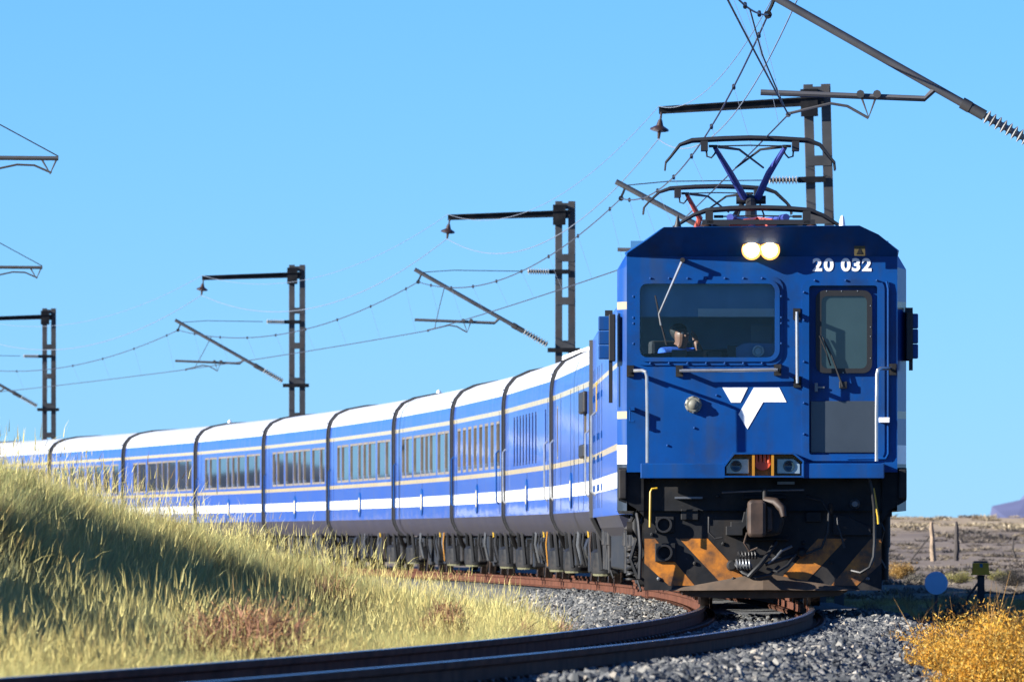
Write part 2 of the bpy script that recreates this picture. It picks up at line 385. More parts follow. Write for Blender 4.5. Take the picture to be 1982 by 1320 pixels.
def veld_mat():
    m = bpy.data.materials.new('veld_ground'); m.use_nodes = True
    t = m.node_tree; b = t.nodes['Principled BSDF']; b.inputs['Roughness'].default_value = 0.95; b.inputs['Specular IOR Level'].default_value = 0.1
    tc = t.nodes.new('ShaderNodeTexCoord')
    def noise(scale, sc3, det=6):
        mp = t.nodes.new('ShaderNodeMapping'); mp.inputs['Scale'].default_value = sc3
        t.links.new(tc.outputs['Object'], mp.inputs[0])
        n = t.nodes.new('ShaderNodeTexNoise'); n.inputs['Scale'].default_value = scale; n.inputs['Detail'].default_value = det; n.inputs['Roughness'].default_value = 0.65
        t.links.new(mp.outputs[0], n.inputs['Vector']); return n.outputs['Fac']
    def ramp(fac, stops):
        stops = [(p, alb(c)) for p, c in stops]
        r = t.nodes.new('ShaderNodeValToRGB'); e = r.color_ramp.elements
        e[0].position, e[0].color = stops[0][0], (*stops[0][1], 1); e[1].position, e[1].color = stops[-1][0], (*stops[-1][1], 1)
        for p, c in stops[1:-1]: x = e.new(p); x.color = (*c, 1)
        t.links.new(fac, r.inputs['Fac']); return r.outputs[0]
    def mix(f, a, c):
        x = t.nodes.new('ShaderNodeMix'); x.data_type = 'RGBA'; t.links.new(f, x.inputs[0]); t.links.new(a, x.inputs[6]); t.links.new(c, x.inputs[7]); return x.outputs[2]
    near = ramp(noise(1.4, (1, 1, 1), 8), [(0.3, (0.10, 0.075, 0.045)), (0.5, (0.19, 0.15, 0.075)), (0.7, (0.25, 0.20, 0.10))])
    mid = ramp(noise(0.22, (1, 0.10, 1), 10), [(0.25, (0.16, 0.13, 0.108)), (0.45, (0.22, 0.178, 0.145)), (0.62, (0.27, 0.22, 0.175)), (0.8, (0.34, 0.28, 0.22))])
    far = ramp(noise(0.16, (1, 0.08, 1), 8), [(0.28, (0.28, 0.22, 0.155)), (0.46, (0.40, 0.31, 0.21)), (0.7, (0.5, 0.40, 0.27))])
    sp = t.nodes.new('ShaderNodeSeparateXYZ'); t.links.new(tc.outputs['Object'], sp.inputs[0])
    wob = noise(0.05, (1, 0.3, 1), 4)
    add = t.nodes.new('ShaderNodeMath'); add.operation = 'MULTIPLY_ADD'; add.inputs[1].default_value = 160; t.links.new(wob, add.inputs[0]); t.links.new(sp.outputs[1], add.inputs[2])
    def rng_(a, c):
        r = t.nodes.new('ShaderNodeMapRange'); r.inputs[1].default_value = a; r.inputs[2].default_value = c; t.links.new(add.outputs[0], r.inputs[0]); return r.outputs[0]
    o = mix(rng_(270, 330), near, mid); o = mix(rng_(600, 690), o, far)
    t.links.new(o, b.inputs['Base Color'])
    bp = t.nodes.new('ShaderNodeBump'); bp.inputs['Strength'].default_value = 0.2; bp.inputs['Distance'].default_value = 0.06
    t.links.new(noise(3.0, (1, 1, 1), 6), bp.inputs['Height']); t.links.new(bp.outputs[0], b.inputs['Normal'])
    return m
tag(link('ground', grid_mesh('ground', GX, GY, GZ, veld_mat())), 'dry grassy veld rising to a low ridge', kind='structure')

# ballast bed
by = np.concatenate([np.arange(20, 150, 0.4), np.arange(150, 345, 1.5)])
bd = np.concatenate([np.linspace(-2.35, -1.5, 6), np.linspace(-1.3, 1.4, 12), np.linspace(1.55, TOE_R, 16)])
BD, BY = np.meshgrid(bd, by)
BZ = bed_h(BD, BY) + 0.012*wav(BD, BY, 4.0, 21) + 0.02*wav(BD, BY, 1.3, 22)*(np.abs(BD) > .8)
M_bal = mat('ballast_grey', (0.10, 0.105, 0.105), 0.9, var=0.6, scale=22, bump=0.9, bscale=26, dirt=(0.05, 0.045, 0.04), dirt_amt=0.6, dscale=12)
tag(link('ballast_bed', grid_mesh('ballast_bed', BD + tx(BY), BY, BZ, M_bal)), 'grey crushed-stone ballast bed under the curving track', kind='structure')

# far mountain and the low hills that the coach windows mirror
def mountain(name, pts, Y0, depth, label, m, seed):
    mb = MB(); g = random.Random(seed); rows = 7
    rings = []
    for k in range(rows):
        t = k/(rows-1); ring = []
        for (x, h) in pts:
            s = math.sin(math.pi*min(1, t*1.0))
            ring.append((x + g.uniform(-1, 1)*depth*0.03, Y0 + depth*t, -60 + (h+60)*s*(1+g.uniform(-.05, .05))))
        rings.append(ring)
    mb.loft(rings, cap=False, closed=False)
    o = mb.build(name, m); tag(o, label, kind='structure'); return o
M_hill = mat('hazed_hill', (0.115, 0.13, 0.235), 0.95, var=0.25, scale=0.012, spec=0.05)  # distance haze put into the colour as a bluish mauve
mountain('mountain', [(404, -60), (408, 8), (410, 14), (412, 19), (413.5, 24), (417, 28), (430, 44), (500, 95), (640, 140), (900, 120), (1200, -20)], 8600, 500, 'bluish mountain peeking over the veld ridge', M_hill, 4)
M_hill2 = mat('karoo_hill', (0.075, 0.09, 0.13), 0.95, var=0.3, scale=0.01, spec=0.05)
mountain('hills', [(-3600, -40), (-3200, 30), (-2900, 52), (-2500, 40), (-2100, 60), (-1900, 34), (-1700, 44), (-1500, 30), (-1300, 40), (-1150, 28), (-1000, 38), (-880, 27), (-780, 35), (-700, 24), (-620, 32), (-540, 22), (-480, 27), (-380, 22), (-300, -60)], 4200, 900, 'low hills away to the left', M_hill2, 9)

# ---------------------------------------------------------------- track
track = tag(empty('railway_track', (0, 0, 0)), 'curving single railway track on concrete sleepers', kind='structure')
M_rust = mat('rail_rust', (0.12, 0.05, 0.032), 0.85, 0.0, spec=0.05, var=0.35, scale=3, dirt=(0.07, 0.04, 0.03), dirt_amt=0.6, dscale=5, bump=0.08)
M_head = mat('rail_head_polished', (0.42, 0.43, 0.45), 0.22, 0.95, var=0.12, scale=2)
RP = [(-.068,-.159),(.068,-.159),(.068,-.148),(.014,-.132),(.0095,-.118),(.0095,-.05),(.032,-.038),(.0345,-.008),(.026,-.001),(0,.0),(-.026,-.001),(-.0345,-.008),(-.032,-.038),(-.0095,-.05),(-.0095,-.118),(-.014,-.132),(-.068,-.148)]
def rail(off):
    Y = np.concatenate([np.arange(24, 160, 0.8), np.arange(160, 345, 2.0)])
    rings = []
    for y in Y:
        s = float(tslope(y)); L = math.hypot(1, s); nx, ny = 1/L, -s/L
        cx = float(tx(y)); z = float(rz(y))
        rings.append([(cx + nx*(off+a), y + ny*(off+a), z + b) for a, b in RP])
    mb = MB(); mb.loft(rings); me = mb.mesh('rail', M_rust, True); me.materials.append(M_head)
    n = len(RP)
    for i, p in enumerate(me.polygons):
        if i < (len(Y)-1)*n and (i % n) in (8, 9): p.material_index = 1
    o = link('rail', me, track); return o
rail(-0.5685); rail(0.5685)
M_conc = mat('concrete', (0.30, 0.28, 0.25), 0.9, var=0.2, scale=6, bump=0.2, dirt=(0.13, 0.10, 0.08), dirt_amt=0.6)
slp = MB(); slp.loft([[(-1.05,-.12,-.33),(1.05,-.12,-.33),(1.05,-.09,-.166),(.3,-.09,-.185),(-.3,-.09,-.185),(-1.05,-.09,-.166)],
                      [(-1.05,.12,-.33),(1.05,.12,-.33),(1.05,.09,-.166),(.3,.09,-.185),(-.3,.09,-.185),(-1.05,.09,-.166)]])
sme = slp.mesh('sleeper', M_conc)
clip = MB()
M_clip = mat('rusty_clip', (0.14, 0.06, 0.035), 0.65, 0.3, var=0.4, scale=20)
y = 46.0
while y < 150:
    a = -math.atan(float(tslope(y)))
    o = link('sleeper', sme, track); o.location = (float(tx(y)), y, float(rz(y))); o.rotation_euler = (0, 0, a + rnd.uniform(-.01, .01))
    for off in (-.5685, .5685):
        for sd in (-1, 1):
            cx = off + sd*0.085; M_ = Matrix.Translation((float(tx(y)), y, float(rz(y)))) @ Matrix.Rotation(a, 4, 'Z')
            pts = [(cx+sd*.03, -.04, -.165), (cx+sd*.05, -.05, -.125), (cx+sd*.04, .0, -.115), (cx, .03, -.118), (cx-sd*.02, .0, -.128), (cx, -.03, -.12), (cx+sd*.03, -.02, -.15)]
            clip.tube([M_ @ Vector(p) for p in pts], 0.011, 5)
    y += 0.65
tag(clip.build('rail_clips', M_clip, track, True), kind='stuff')

# ---------------------------------------------------------------- scatter helper (stones, grass: things nobody could count)
def scatter(name, pts, scl, rot, tintv, protos, m_label, lift=0.0):
    pc = bpy.data.collections.new(name + '_source')
    for i, me in enumerate(protos):
        pc.objects.link(bpy.data.objects.new('%s_source_%02d' % (name, i), me))
    me = bpy.data.meshes.new(name); n = len(pts)
    me.vertices.add(n); me.vertices.foreach_set('co', np.asarray(pts, np.float32).ravel())
    def at(nm, ty, arr, key='value'):
        a = me.attributes.new(nm, ty, 'POINT'); a.data.foreach_set(key, np.ascontiguousarray(arr).ravel())
    at('scl', 'FLOAT_VECTOR', np.asarray(scl, np.float32), 'vector'); at('rot', 'FLOAT_VECTOR', np.asarray(rot, np.float32), 'vector')
    at('tint', 'FLOAT', np.asarray(tintv, np.float32)); at('pick', 'INT', rng.integers(0, len(protos), n).astype(np.int32))
    me.update()
    o = link(name, me)
    ng = bpy.data.node_groups.new(name, 'GeometryNodeTree')
    ng.interface.new_socket('Geometry', in_out='INPUT', socket_type='NodeSocketGeometry'); ng.interface.new_socket('Geometry', in_out='OUTPUT', socket_type='NodeSocketGeometry')
    gi = ng.nodes.new('NodeGroupInput'); go = ng.nodes.new('NodeGroupOutput')
    ci = ng.nodes.new('GeometryNodeCollectionInfo'); ci.inputs['Collection'].default_value = pc; ci.inputs['Separate Children'].default_value = True; ci.inputs['Reset Children'].default_value = True
    ip = ng.nodes.new('GeometryNodeInstanceOnPoints'); ip.inputs['Pick Instance'].default_value = True
    def na(nm, ty):
        x = ng.nodes.new('GeometryNodeInputNamedAttribute'); x.data_type = ty; x.inputs[0].default_value = nm; return x.outputs[0]
    ng.links.new(gi.outputs[0], ip.inputs['Points']); ng.links.new(ci.outputs[0], ip.inputs['Instance'])
    ng.links.new(na('pick', 'INT'), ip.inputs['Instance Index']); ng.links.new(na('rot', 'FLOAT_VECTOR'), ip.inputs['Rotation']); ng.links.new(na('scl', 'FLOAT_VECTOR'), ip.inputs['Scale'])
    ng.links.new(ip.outputs[0], go.inputs[0])
    md = o.modifiers.new('scatter', 'NODES'); md.node_group = ng
    tag(o, m_label, kind='stuff')
    return o
def tint_mat(name, stops, rough=0.8, spec=0.3, trans=0.0, hgrad=None):
    m = bpy.data.materials.new(name); m.use_nodes = True
    t = m.node_tree; b = t.nodes['Principled BSDF']; b.inputs['Roughness'].default_value = rough; b.inputs['Specular IOR Level'].default_value = spec
    stops = [(p, alb(c)) for p, c in stops]
    a = t.nodes.new('ShaderNodeAttribute'); a.attribute_type = 'INSTANCER'; a.attribute_name = 'tint'
    r = t.nodes.new('ShaderNodeValToRGB'); e = r.color_ramp.elements
    e[0].position, e[0].color = stops[0][0], (*stops[0][1], 1); e[1].position, e[1].color = stops[-1][0], (*stops[-1][1], 1)
    for p, c in stops[1:-1]: x = e.new(p); x.color = (*c, 1)
    t.links.new(a.outputs['Fac'], r.inputs['Fac'])
    out = r.outputs[0]
    ca = t.nodes.new('ShaderNodeAttribute'); ca.attribute_name = 'shade'      # per-blade colour difference
    mx = t.nodes.new('ShaderNodeMix'); mx.data_type = 'RGBA'; mx.blend_type = 'MULTIPLY'; mx.inputs[0].default_value = 1.0
    t.links.new(out, mx.inputs[6]); t.links.new(ca.outputs['Color'], mx.inputs[7]); out = mx.outputs[2]
    t.links.new(out, b.inputs['Base Color'])
    if trans:
        o = t.nodes['Material Output']; tl = t.nodes.new('ShaderNodeBsdfTranslucent'); t.links.new(out, tl.inputs[0])
        ms = t.nodes.new('ShaderNodeMixShader'); ms.inputs[0].default_value = trans
        t.links.new(b.outputs[0], ms.inputs[1]); t.links.new(tl.outputs[0], ms.inputs[2]); t.links.new(ms.outputs[0], o.inputs[0])
    return m
def shade_attr(me, vals):
    a = me.color_attributes.new('shade', 'FLOAT_COLOR', 'POINT'); c = np.ones((len(vals), 4), np.float32); c[:, :3] = np.asarray(vals, np.float32).reshape(len(vals), -1)
    a.data.foreach_set('color', c.ravel())

# ballast stones
M_stone = tint_mat('ballast_stone', [(0, (0.03, 0.035, 0.04)), (0.3, (0.085, 0.09, 0.095)), (0.6, (0.17, 0.168, 0.16)), (0.85, (0.30, 0.285, 0.25)), (0.95, (0.42, 0.36, 0.28)), (1, (0.62, 0.6, 0.56))], 0.85, 0.35)
stones = []
for k in range(7):
    bm = bmesh.new(); bmesh.ops.create_icosphere(bm, subdivisions=1, radius=1)
    g = random.Random(40+k)
    for v in bm.verts: v.co *= g.uniform(0.72, 1.15); v.co.z *= 0.75; v.co.x *= 1.1
    me = bpy.data.meshes.new('stone'); bm.to_mesh(me); bm.free(); me.materials.append(M_stone); shade_attr(me, np.ones(len(me.vertices))); stones.append(me)
def stone_pts(n, y0, y1, d0, d1, size):
    Y = rng.uniform(y0, y1, n); d = rng.uniform(d0, d1, n)
    Z = bed_h(d, Y) + rng.uniform(-0.012, 0.022, n) + 0.02*wav(d, Y, 1.3, 22)*(np.abs(d) > .8)
    s = size * rng.uniform(0.5, 1.6, n)
    return np.stack([tx(Y)+d, Y, Z], 1), np.repeat(s[:, None], 3, 1)*rng.uniform(.8, 1.2, (n, 3)), rng.uniform(0, 6.28, (n, 3))
parts = [stone_pts(60000, 58, 100, 0.72, TOE_R-.4, 0.037), stone_pts(9000, 100, 122, 0.72, TOE_R, 0.04), stone_pts(16000, 84, 128, -2.3, -0.66, 0.034), stone_pts(14000, 128, 175, -2.3, -0.66, 0.034),
         stone_pts(9000, 60, 120, -0.45, 0.45, 0.028), stone_pts(5000, 48, 84, -2.0, -0.66, 0.03)]
P = np.concatenate([p[0] for p in parts]); S = np.concatenate([p[1] for p in parts]); Q = np.concatenate([p[2] for p in parts])
scatter('ballast_stones', P, S, Q, rng.beta(1.1, 1.7, len(P)), stones, 'loose grey ballast stones along the track')

# ---------------------------------------------------------------- leading locomotive (local: x right, y back, z above rail; front plane y=0)
LX0 = 1475.0; SC = 187.0
def lx(px): return (px - LX0) / SC
def lz(py): return EYE + (HOR - py) / SC
def pp(*pts): return [(lx(a), lz(b)) for a, b in pts]
LOCO_Y = 110.0; LOCO_L = 16.6
loco = empty('electric_locomotive', (2.588, LOCO_Y, 0), -math.atan((float(tx(LOCO_Y+LOCO_L)) - 2.588) / LOCO_L))
tag(loco, 'blue electric locomotive with lit headlights leading the train', 'locomotive', 'locomotives')

def outline(w, zb, zs, zc, wt, zt, y):
    h = [(w, zb), (w, zs), (wt + (w-wt)*0.62, zs + (zc-zs)*0.9), (wt, zt), (wt*0.55, zt+0.012)]
    return [(x, y, z) for x, z in h] + [(-x, y, z) for x, z in reversed(h)]
WX0, WX1, WZ0, WZ1 = lx(1238), lx(1500), lz(692), lz(549)
DX0, DX1, DZ0, DZ1 = lx(1566), lx(1698), lz(880), lz(553)
win = rrect(WX0, WX1, WZ0, WZ1, 0.075); door = rrect(DX0, DX1, DZ0, DZ1, 0.03)
CRZ = 3.63
front = plate('front_panel', M_front, loco, [(-1.40, 1.40), (1.40, 1.40), (1.40, CRZ+.03), (-1.40, CRZ+.03)], [win, door], 0.0, 0.05)
# brow leaning forward over the windscreen
top = [(-1.40, 3.665), (-1.20, 3.795), (-1.02, 3.925), (1.0, 3.94), (1.2, 3.85), (1.40, 3.69)]
def brow_y(z): return -0.33 * (z - CRZ) / (3.93 - CRZ) - 0.004
br = MB()
fr = [(-1.405, brow_y(CRZ-.0), CRZ)] + [(x, brow_y(z), z) for x, z in top] + [(1.405, brow_y(CRZ), CRZ)]
bk = [(-1.405, 0.055, CRZ)] + [(x*1.02, 0.3, z+.006) for x, z in top] + [(1.405, 0.055, CRZ)]
br.loft([fr, bk])
br.build('brow', M_front, loco, bevel=0.008)
# body shell behind the front: tapered cab corners, then the full-width body
sh = MB()
def shell_ring(y, w, zs):
    h = [(w, 1.0), (w, 2.42), (w, 3.12), (w, zs), (w-0.10, zs+.17), (1.18, 3.80), (1.03, 3.925), (0.5, 3.945)]
    return [(x, y, z) for x, z in h] + [(-x, y, z) for x, z in reversed(h)]
RINGS = [shell_ring(0.052, 1.40, 3.52), shell_ring(0.32, 1.50, 3.50), shell_ring(.55, 1.50, 3.50), shell_ring(1.6, 1.50, 3.50), shell_ring(LOCO_L-.3, 1.50, 3.50), shell_ring(LOCO_L, 1.42, 3.50)]
n = len(RINGS[0])
sh.add([p for q in RINGS for p in q], [(k*n+i, k*n+(i+1) % n, (k+1)*n+(i+1) % n, (k+1)*n+i) for k in range(5) for i in range(n) if not (k == 2 and i in (1, 13))] + [tuple(5*n+i for i in range(n))])
sh.build('body_shell', M_loco, loco, bevel=0.0)
for s_ in (-1, 1): MB().box(s_*1.49-.004, s_*1.49+.004, .55, 1.6, 2.42, 3.12).build('cab_side_window', M_wind, loco)
# cab interior
cabin = MB(); cabin.box(-1.36, 1.36, 2.1, 2.14, 1.45, 3.85); cabin.box(-1.38, 1.38, 0.06, 2.1, 1.42, 1.46); cabin.box(-1.36, 1.36, 0.08, 2.1, 3.56, 3.6)
cabin.build('cab_lining', M_cab, loco)
MB().prism([(-1.36, 2.62), (0.2, 2.72), (0.2, 2.2), (-1.36, 2.2)], 0.35, 0.75).build('control_desk', M_trouser, loco, bevel=.02)
for a, b, c in ((1300, 1330, 676), (1370, 1398, 680), (1408, 1434, 668)):
    MB().box(lx(a), lx(b), 0.28, 0.34, lz(694), lz(c)).build('desk_instrument', M_rubber, loco, bevel=.008)
MB().prism(pp((1425, 694), (1425, 672), (1440, 664), (1500, 664), (1500, 694)), 0.2, 0.27).build('desk_end_panel', M_cab, loco)
fan = MB(); fan.lathe((lx(1468), 0.19, lz(679)), (0, -1, 0), [(0, .062), (.04, .062), (.045, .045), (.02, .035), (.02, .001)], 20); fan.build('desk_fan', M_pale, loco, True)
MB().box(lx(1455), lx(1495), 0.5, 0.505, lz(664), lz(628)).build('notice', M_paper, loco)
MB().box(WX0-.02, WX1+.02, 0.085, 0.095, lz(613), WZ1+.05).build('sun_blind', M_blind, loco)
MB().box(lx(1351), WX1+.02, 0.075, 0.083, lz(613), lz(597)).build('blind_strip', M_pale, loco)
# windscreen
ws = MB(); ws.prism(rrect(WX0-.01, WX1+.01, WZ0-.01, WZ1+.01, .08), 0.018, 0.024); ws.build('windscreen', M_wind, loco)
wf = ring_between('windscreen_frame', M_front, loco, rrect(lx(1229), lx(1509), lz(700), lz(542), .12), rrect(WX0+.002, WX1-.002, WZ0+.002, WZ1-.002, .075), -0.03, 0.03)
fl = ring_between('windscreen_flange', M_front, loco, rrect(lx(1222), lx(1516), lz(707), lz(535), .13), rrect(lx(1230), lx(1508), lz(699), lz(543), .12), -0.014, 0.0)
bolt = MB(); bolt.lathe((0, 0, 0), (0, -1, 0), [(0, .013), (.012, .013), (.017, .006)], 6); bolt_me = bolt.mesh('bolt', M_front)
def put_bolt(px, py, y, par=loco):
    o = link('bolt', bolt_me, par); o.location = (lx(px), y, lz(py))
for i in range(7): put_bolt(1259 + i*36, 539, -.014); put_bolt(1259 + i*36, 703, -.014)
for py in (574, 615, 626, 665): put_bolt(1226, py, -.014); put_bolt(1512, py, -.014)
# wiper on the windscreen
wp = MB(); wp.tube([(lx(1321), -.12, lz(504)), (lx(1298), -.13, lz(556)), (lx(1275), -.08, lz(608)), (lx(1279), -.06, lz(630))], [.016, .011, .008, .01], 6)
wa = wp.build('wiper', M_rail_, loco, True)
MB().tube([(lx(1268), -.045, lz(572)), (lx(1280), -.05, lz(630)), (lx(1290), -.045, lz(668))], .009, 5).build('wiper_blade', M_rubber, wa)
MB().cyl((lx(1321), 0.0, lz(504)), (lx(1321), -.14, lz(504)), .025, 10).build('wiper_pivot', M_char, wa)
# headlights in the brow
for px in (1454.5, 1490):
    c = (lx(px), -.098, lz(485))
    hb = MB().lathe(c, (0, -1, 0), [(-.08, .09), (.03, .103), (.040, .103), (.040, .09), (.02, .075), (.02, .001)], 24).build('headlight', M_bowl, loco, True)
    MB().lathe((c[0], c[1]-.03, c[2]), (0, -1, 0), [(0, .093), (.016, .093), (.024, .079), (.010, .078)], 24).build('lamp_reflector', M_warm, hb, True)
    MB().lathe((c[0], c[1]-.03, c[2]), (0, -1, 0), [(0, .0775), (.024, .0775), (.036, .055), (.042, .001)], 24).build('headlight_lens', M_lamp, hb, True)
# brow warning sticker
stk = MB().box(lx(1653), lx(1674), -.17, -.165, lz(496), lz(477)).build('warning_sticker', mat('sticker_ochre', (0.10, 0.075, 0.02), 0.6), loco)
stk.location = (0, 0.045, 0)
st2 = MB().prism(pp((1657, 493), (1670, 493), (1663.5, 480)), -.174, -.171).build('sticker_triangle', M_black, stk)
# running number and emblem
num = empty('running_number'); num.parent = loco; num['label'] = 'white painted number 20 032'
for ch_, px in (('2', 1582), ('0', 1604), ('0', 1637), ('3', 1657), ('2', 1677.5)):
    fc = bpy.data.curves.new('digit', 'FONT'); fc.body = ch_; fc.size = 0.176; fc.extrude = 0.002; fc.offset = 0.007; fc.align_x = 'CENTER'
    fo = bpy.data.objects.new('digit_tmp', fc); col.objects.link(fo); bpy.context.view_layer.update()
    nm = bpy.data.meshes.new_from_object(fo.evaluated_get(bpy.context.evaluated_depsgraph_get())); bpy.data.objects.remove(fo)
    nm.materials.clear(); nm.materials.append(M_white)
    dg = link('digit', nm, num); dg.rotation_euler = (R(90), 0, 0); dg.location = (lx(px), -.004, lz(524)); dg.scale = (1.1, 1, 1)
em = empty('emblem'); em.parent = loco; em['label'] = 'white two-piece arrow emblem'
MB().prism(pp((1398.3,750),(1447.3,750),(1433.3,779),(1415,779)), -.005, 0).build('emblem_bar', M_white, em)
MB().prism(pp((1459,750),(1508.3,750),(1522.3,778.3),(1477.3,778.3),(1446.7,830.7),(1429.3,801.7)), -.005, 0).build('emblem_arrow', M_white, em)
# cab door on the right
dr = MB().box(DX0-.02, DX1+.02, 0.055, 0.09, DZ0-.02, DZ1+.02).build('front_door', M_front, loco)
ring_between('door_window_seal', M_rubber, dr, rrect(lx(1579), lx(1688), lz(722), lz(562), .09), rrect(lx(1590), lx(1678), lz(713), lz(573), .06), 0.02, 0.055)
MB().prism(rrect(lx(1589), lx(1679), lz(714), lz(572), .06), 0.038, 0.052).build('door_window', mat('door_glass', (0.03, 0.055, 0.06), 0.08, var=0.1, spec=0.6), dr)
for px, py in ((1600,563.5),(1629,563.5),(1660,563.5),(1685,592),(1685,633),(1685,651),(1685,693),(1632,721)):
    MB().lathe((lx(px), .021, lz(py)), (0,-1,0), [(0,.007),(.006,.005)], 6).build('seal_stud', M_rail_, dr)
MB().box(lx(1569), lx(1694), 0.04, 0.054, lz(876), lz(776)).build('kick_plate', M_kick, dr, bevel=.006)
dwp = MB().tube([(lx(1631), .0, lz(748)), (lx(1610), -.01, lz(690)), (lx(1592), .0, lz(652))], [.012, .01, .008], 6).build('door_wiper', M_rubber, dr)
MB().tube([(lx(1586), .012, lz(650)), (lx(1600), .01, lz(684)), (lx(1608), .012, lz(708))], .008, 5).build('wiper_blade', M_rubber, dwp)
MB().box(lx(1624), lx(1640), .0, .055, lz(752), lz(738)).build('wiper_motor_cover', M_rubber, dwp, bevel=.008)
MB().box(lx(1577), lx(1583), .02, .056, lz(758), lz(741)).box(lx(1583), lx(1596), .025, .045, lz(751), lz(748)).build('door_handle', M_galv, dr)
ring_between('door_frame', M_front, loco, rrect(lx(1552), lx(1712), lz(892), lz(541), .1), rrect(DX0, DX1, DZ0, DZ1, .03), -0.022, 0.05)
MB().tube([(lx(1716), -.02, lz(545)), (lx(1719), -.02, lz(560)), (lx(1719), -.02, lz(878)), (lx(1714), -.02, lz(887)), (lx(1640), -.02, lz(888))], .012, 6).build('door_conduit', M_front, loco, True)
MB().box(lx(1701), lx(1722), -.07, 0, lz(818), lz(808)).build('door_latch', M_white, loco, bevel=.006)
for px in (1577, 1637, 1697): put_bolt(px, 543, -.022)
for py in (566, 620, 700, 780, 840): put_bolt(1556, py, -.022)
# handrails with their brackets
def handrail(pts, brk, name='handrail'):
    h = MB().tube([(lx(a), y, lz(b)) for a, y, b in pts], .018, 8).build(name, M_rail_, loco, True)
    for px, py in brk:
        MB().box(lx(px-7), lx(px+7), -.03, 0, lz(py+11), lz(py-11)).cyl((lx(px), 0, lz(py)), (lx(px), -.14, lz(py)), .026, 8).build('rail_bracket', M_char, h)
handrail([(1220,-.02,718),(1226,-.1,718),(1244,-.32,718),(1250,-.36,721),(1252,-.36,730),(1253,-.36,800),(1253,-.36,896)], [(1220,718)])
handrail([(1315,-.13,718),(1410,-.13,717.5),(1505,-.13,716)], [(1315,718),(1505,716)])
handrail([(1542,-.13,604),(1542.5,-.13,670),(1543,-.13,742)], [(1542,608),(1543,739)])
handrail([(1728,-.02,713.5),(1722,-.1,713.5),(1704,-.32,714),(1698,-.36,717),(1696,-.36,726),(1695,-.36,800),(1695,-.36,893)], [(1728,715)])
hn = MB().lathe((lx(1342), 0, lz(783)), (0,-1,0), [(0,.088),(.03,.088),(.05,.07),(.05,.05),(.075,.045),(.09,.02),(.09,.001)], 20).build('horn_cover', mat('horn_pale', (0.22,0.215,0.17), .5), loco, True)
for k in range(8):
    a = k*math.pi/4
    MB().lathe((lx(1342)+.08*math.cos(a), -.03, lz(783)+.08*math.sin(a)), (0,-1,0), [(0,.012),(.016,.012),(.018,.004)], 6).build('cover_nut', M_galv, hn)
MB().box(lx(1218), lx(1229), -.1, 0, lz(795), lz(788)).box(lx(1218), lx(1221), -.1, -.06, lz(818), lz(788)).box(lx(1218), lx(1229), -.1, -.06, lz(818), lz(813)).build('foot_step', M_front, loco, bevel=.005)
for px, py in ((1387, 765), (1344, 828), (1292, 862), (1555, 868)): put_bolt(px, py, 0)
# front ledge
MB().prism([(lx(1240), lz(926)), (lx(1240), lz(897)), (lx(1403), lz(897)), (lx(1403), lz(926))], -.38, 0.0).build('front_ledge', M_front, loco, bevel=.008)
MB().prism([(lx(1551), lz(926)), (lx(1551), lz(897)), (lx(1710), lz(897)), (lx(1710), lz(926))], -.38, 0).build('front_ledge', M_front, loco, bevel=.008)
# marker-lamp housing in the ledge
HO = pp((1399,924),(1399,903),(1419,876),(1535,876),(1555,892),(1555,924)); HI = pp((1402,921),(1402,904),(1421,879.5),(1534,879.5),(1552,894),(1552,921))
hs = ring_between('marker_housing', M_front, loco, HO, HI, -.40, 0.0)
MB().prism(HI, -.23, -.19).build('housing_back', M_amber, hs)
for a_, b_ in ((1455, 1460), (1492, 1497)): MB().box(lx(a_), lx(b_), -.39, -.23, lz(921), lz(880)).build('housing_divider', M_amber, hs)
for poly, cx in ((((1405,917),(1405,903),(1416,888),(1449,888),(1449,917)), 1424), (((1503,917),(1503,888),(1536,888),(1548,899),(1548,917)), 1526)):
    lampo = MB().prism(pp(*poly), -.31, -.23).build('marker_lamp', M_lampg, hs, bevel=.006)
    MB().lathe((lx(cx), -.31, lz(902)), (0,-1,0), [(0,.06),(.012,.06),(.014,.045),(.006,.03),(.006,.001)], 20).build('lamp_lens', M_lens, lampo, True)
rc = MB().prism([(lx(1475)+.088*math.cos(R(a)), lz(894)+.088*math.sin(R(a))) for a in range(175, 366, 12)], -.34, -.23).build('cable_cover', M_red, hs)
for px in (1463, 1471, 1479, 1487): MB().cyl((lx(px), -.33, lz(896)), (lx(px), -.33, lz(880)), .019, 8).build('cable_plug', M_red, rc, True)
# black headstock, chevron snow-plough
HSY = 0.14
hs_plate = plate('headstock', M_char, loco, pp((1247,1142),(1247,905),(1707,905),(1707,1142)), [], HSY, HSY+.06)
for poly in (((1247.5,1042),(1268,1042),(1345,1133),(1295,1133),(1247.5,1090)), ((1315,1042),(1370,1042),(1455,1133),(1400,1133)), ((1639,1042),(1584,1042),(1499,1133),(1554,1133)), ((1706.5,1042),(1686,1042),(1609,1133),(1659,1133),(1706.5,1090))):
    MB().prism(pp(*poly), HSY-.004, HSY).build('chevron', M_orange, hs_plate)
pl = MB(); pl.loft([[(lx(1290), HSY-.006, lz(1142)), (lx(1477), HSY-.006, lz(1108)), (lx(1664), HSY-.006, lz(1142))], [(lx(1290), HSY-.02, lz(1143)), (lx(1477), HSY-.19, lz(1141)), (lx(1664), HSY-.02, lz(1143))]], cap=True)
pl.build('plough_nose', M_tan, loco)
MB().prism(pp((1312,1142.5),(1335,1154),(1400,1158),(1560,1157),(1625,1153),(1645,1142.5)), HSY+.1, HSY+.2).build('plough_lip', M_tan, loco, bevel=.01)
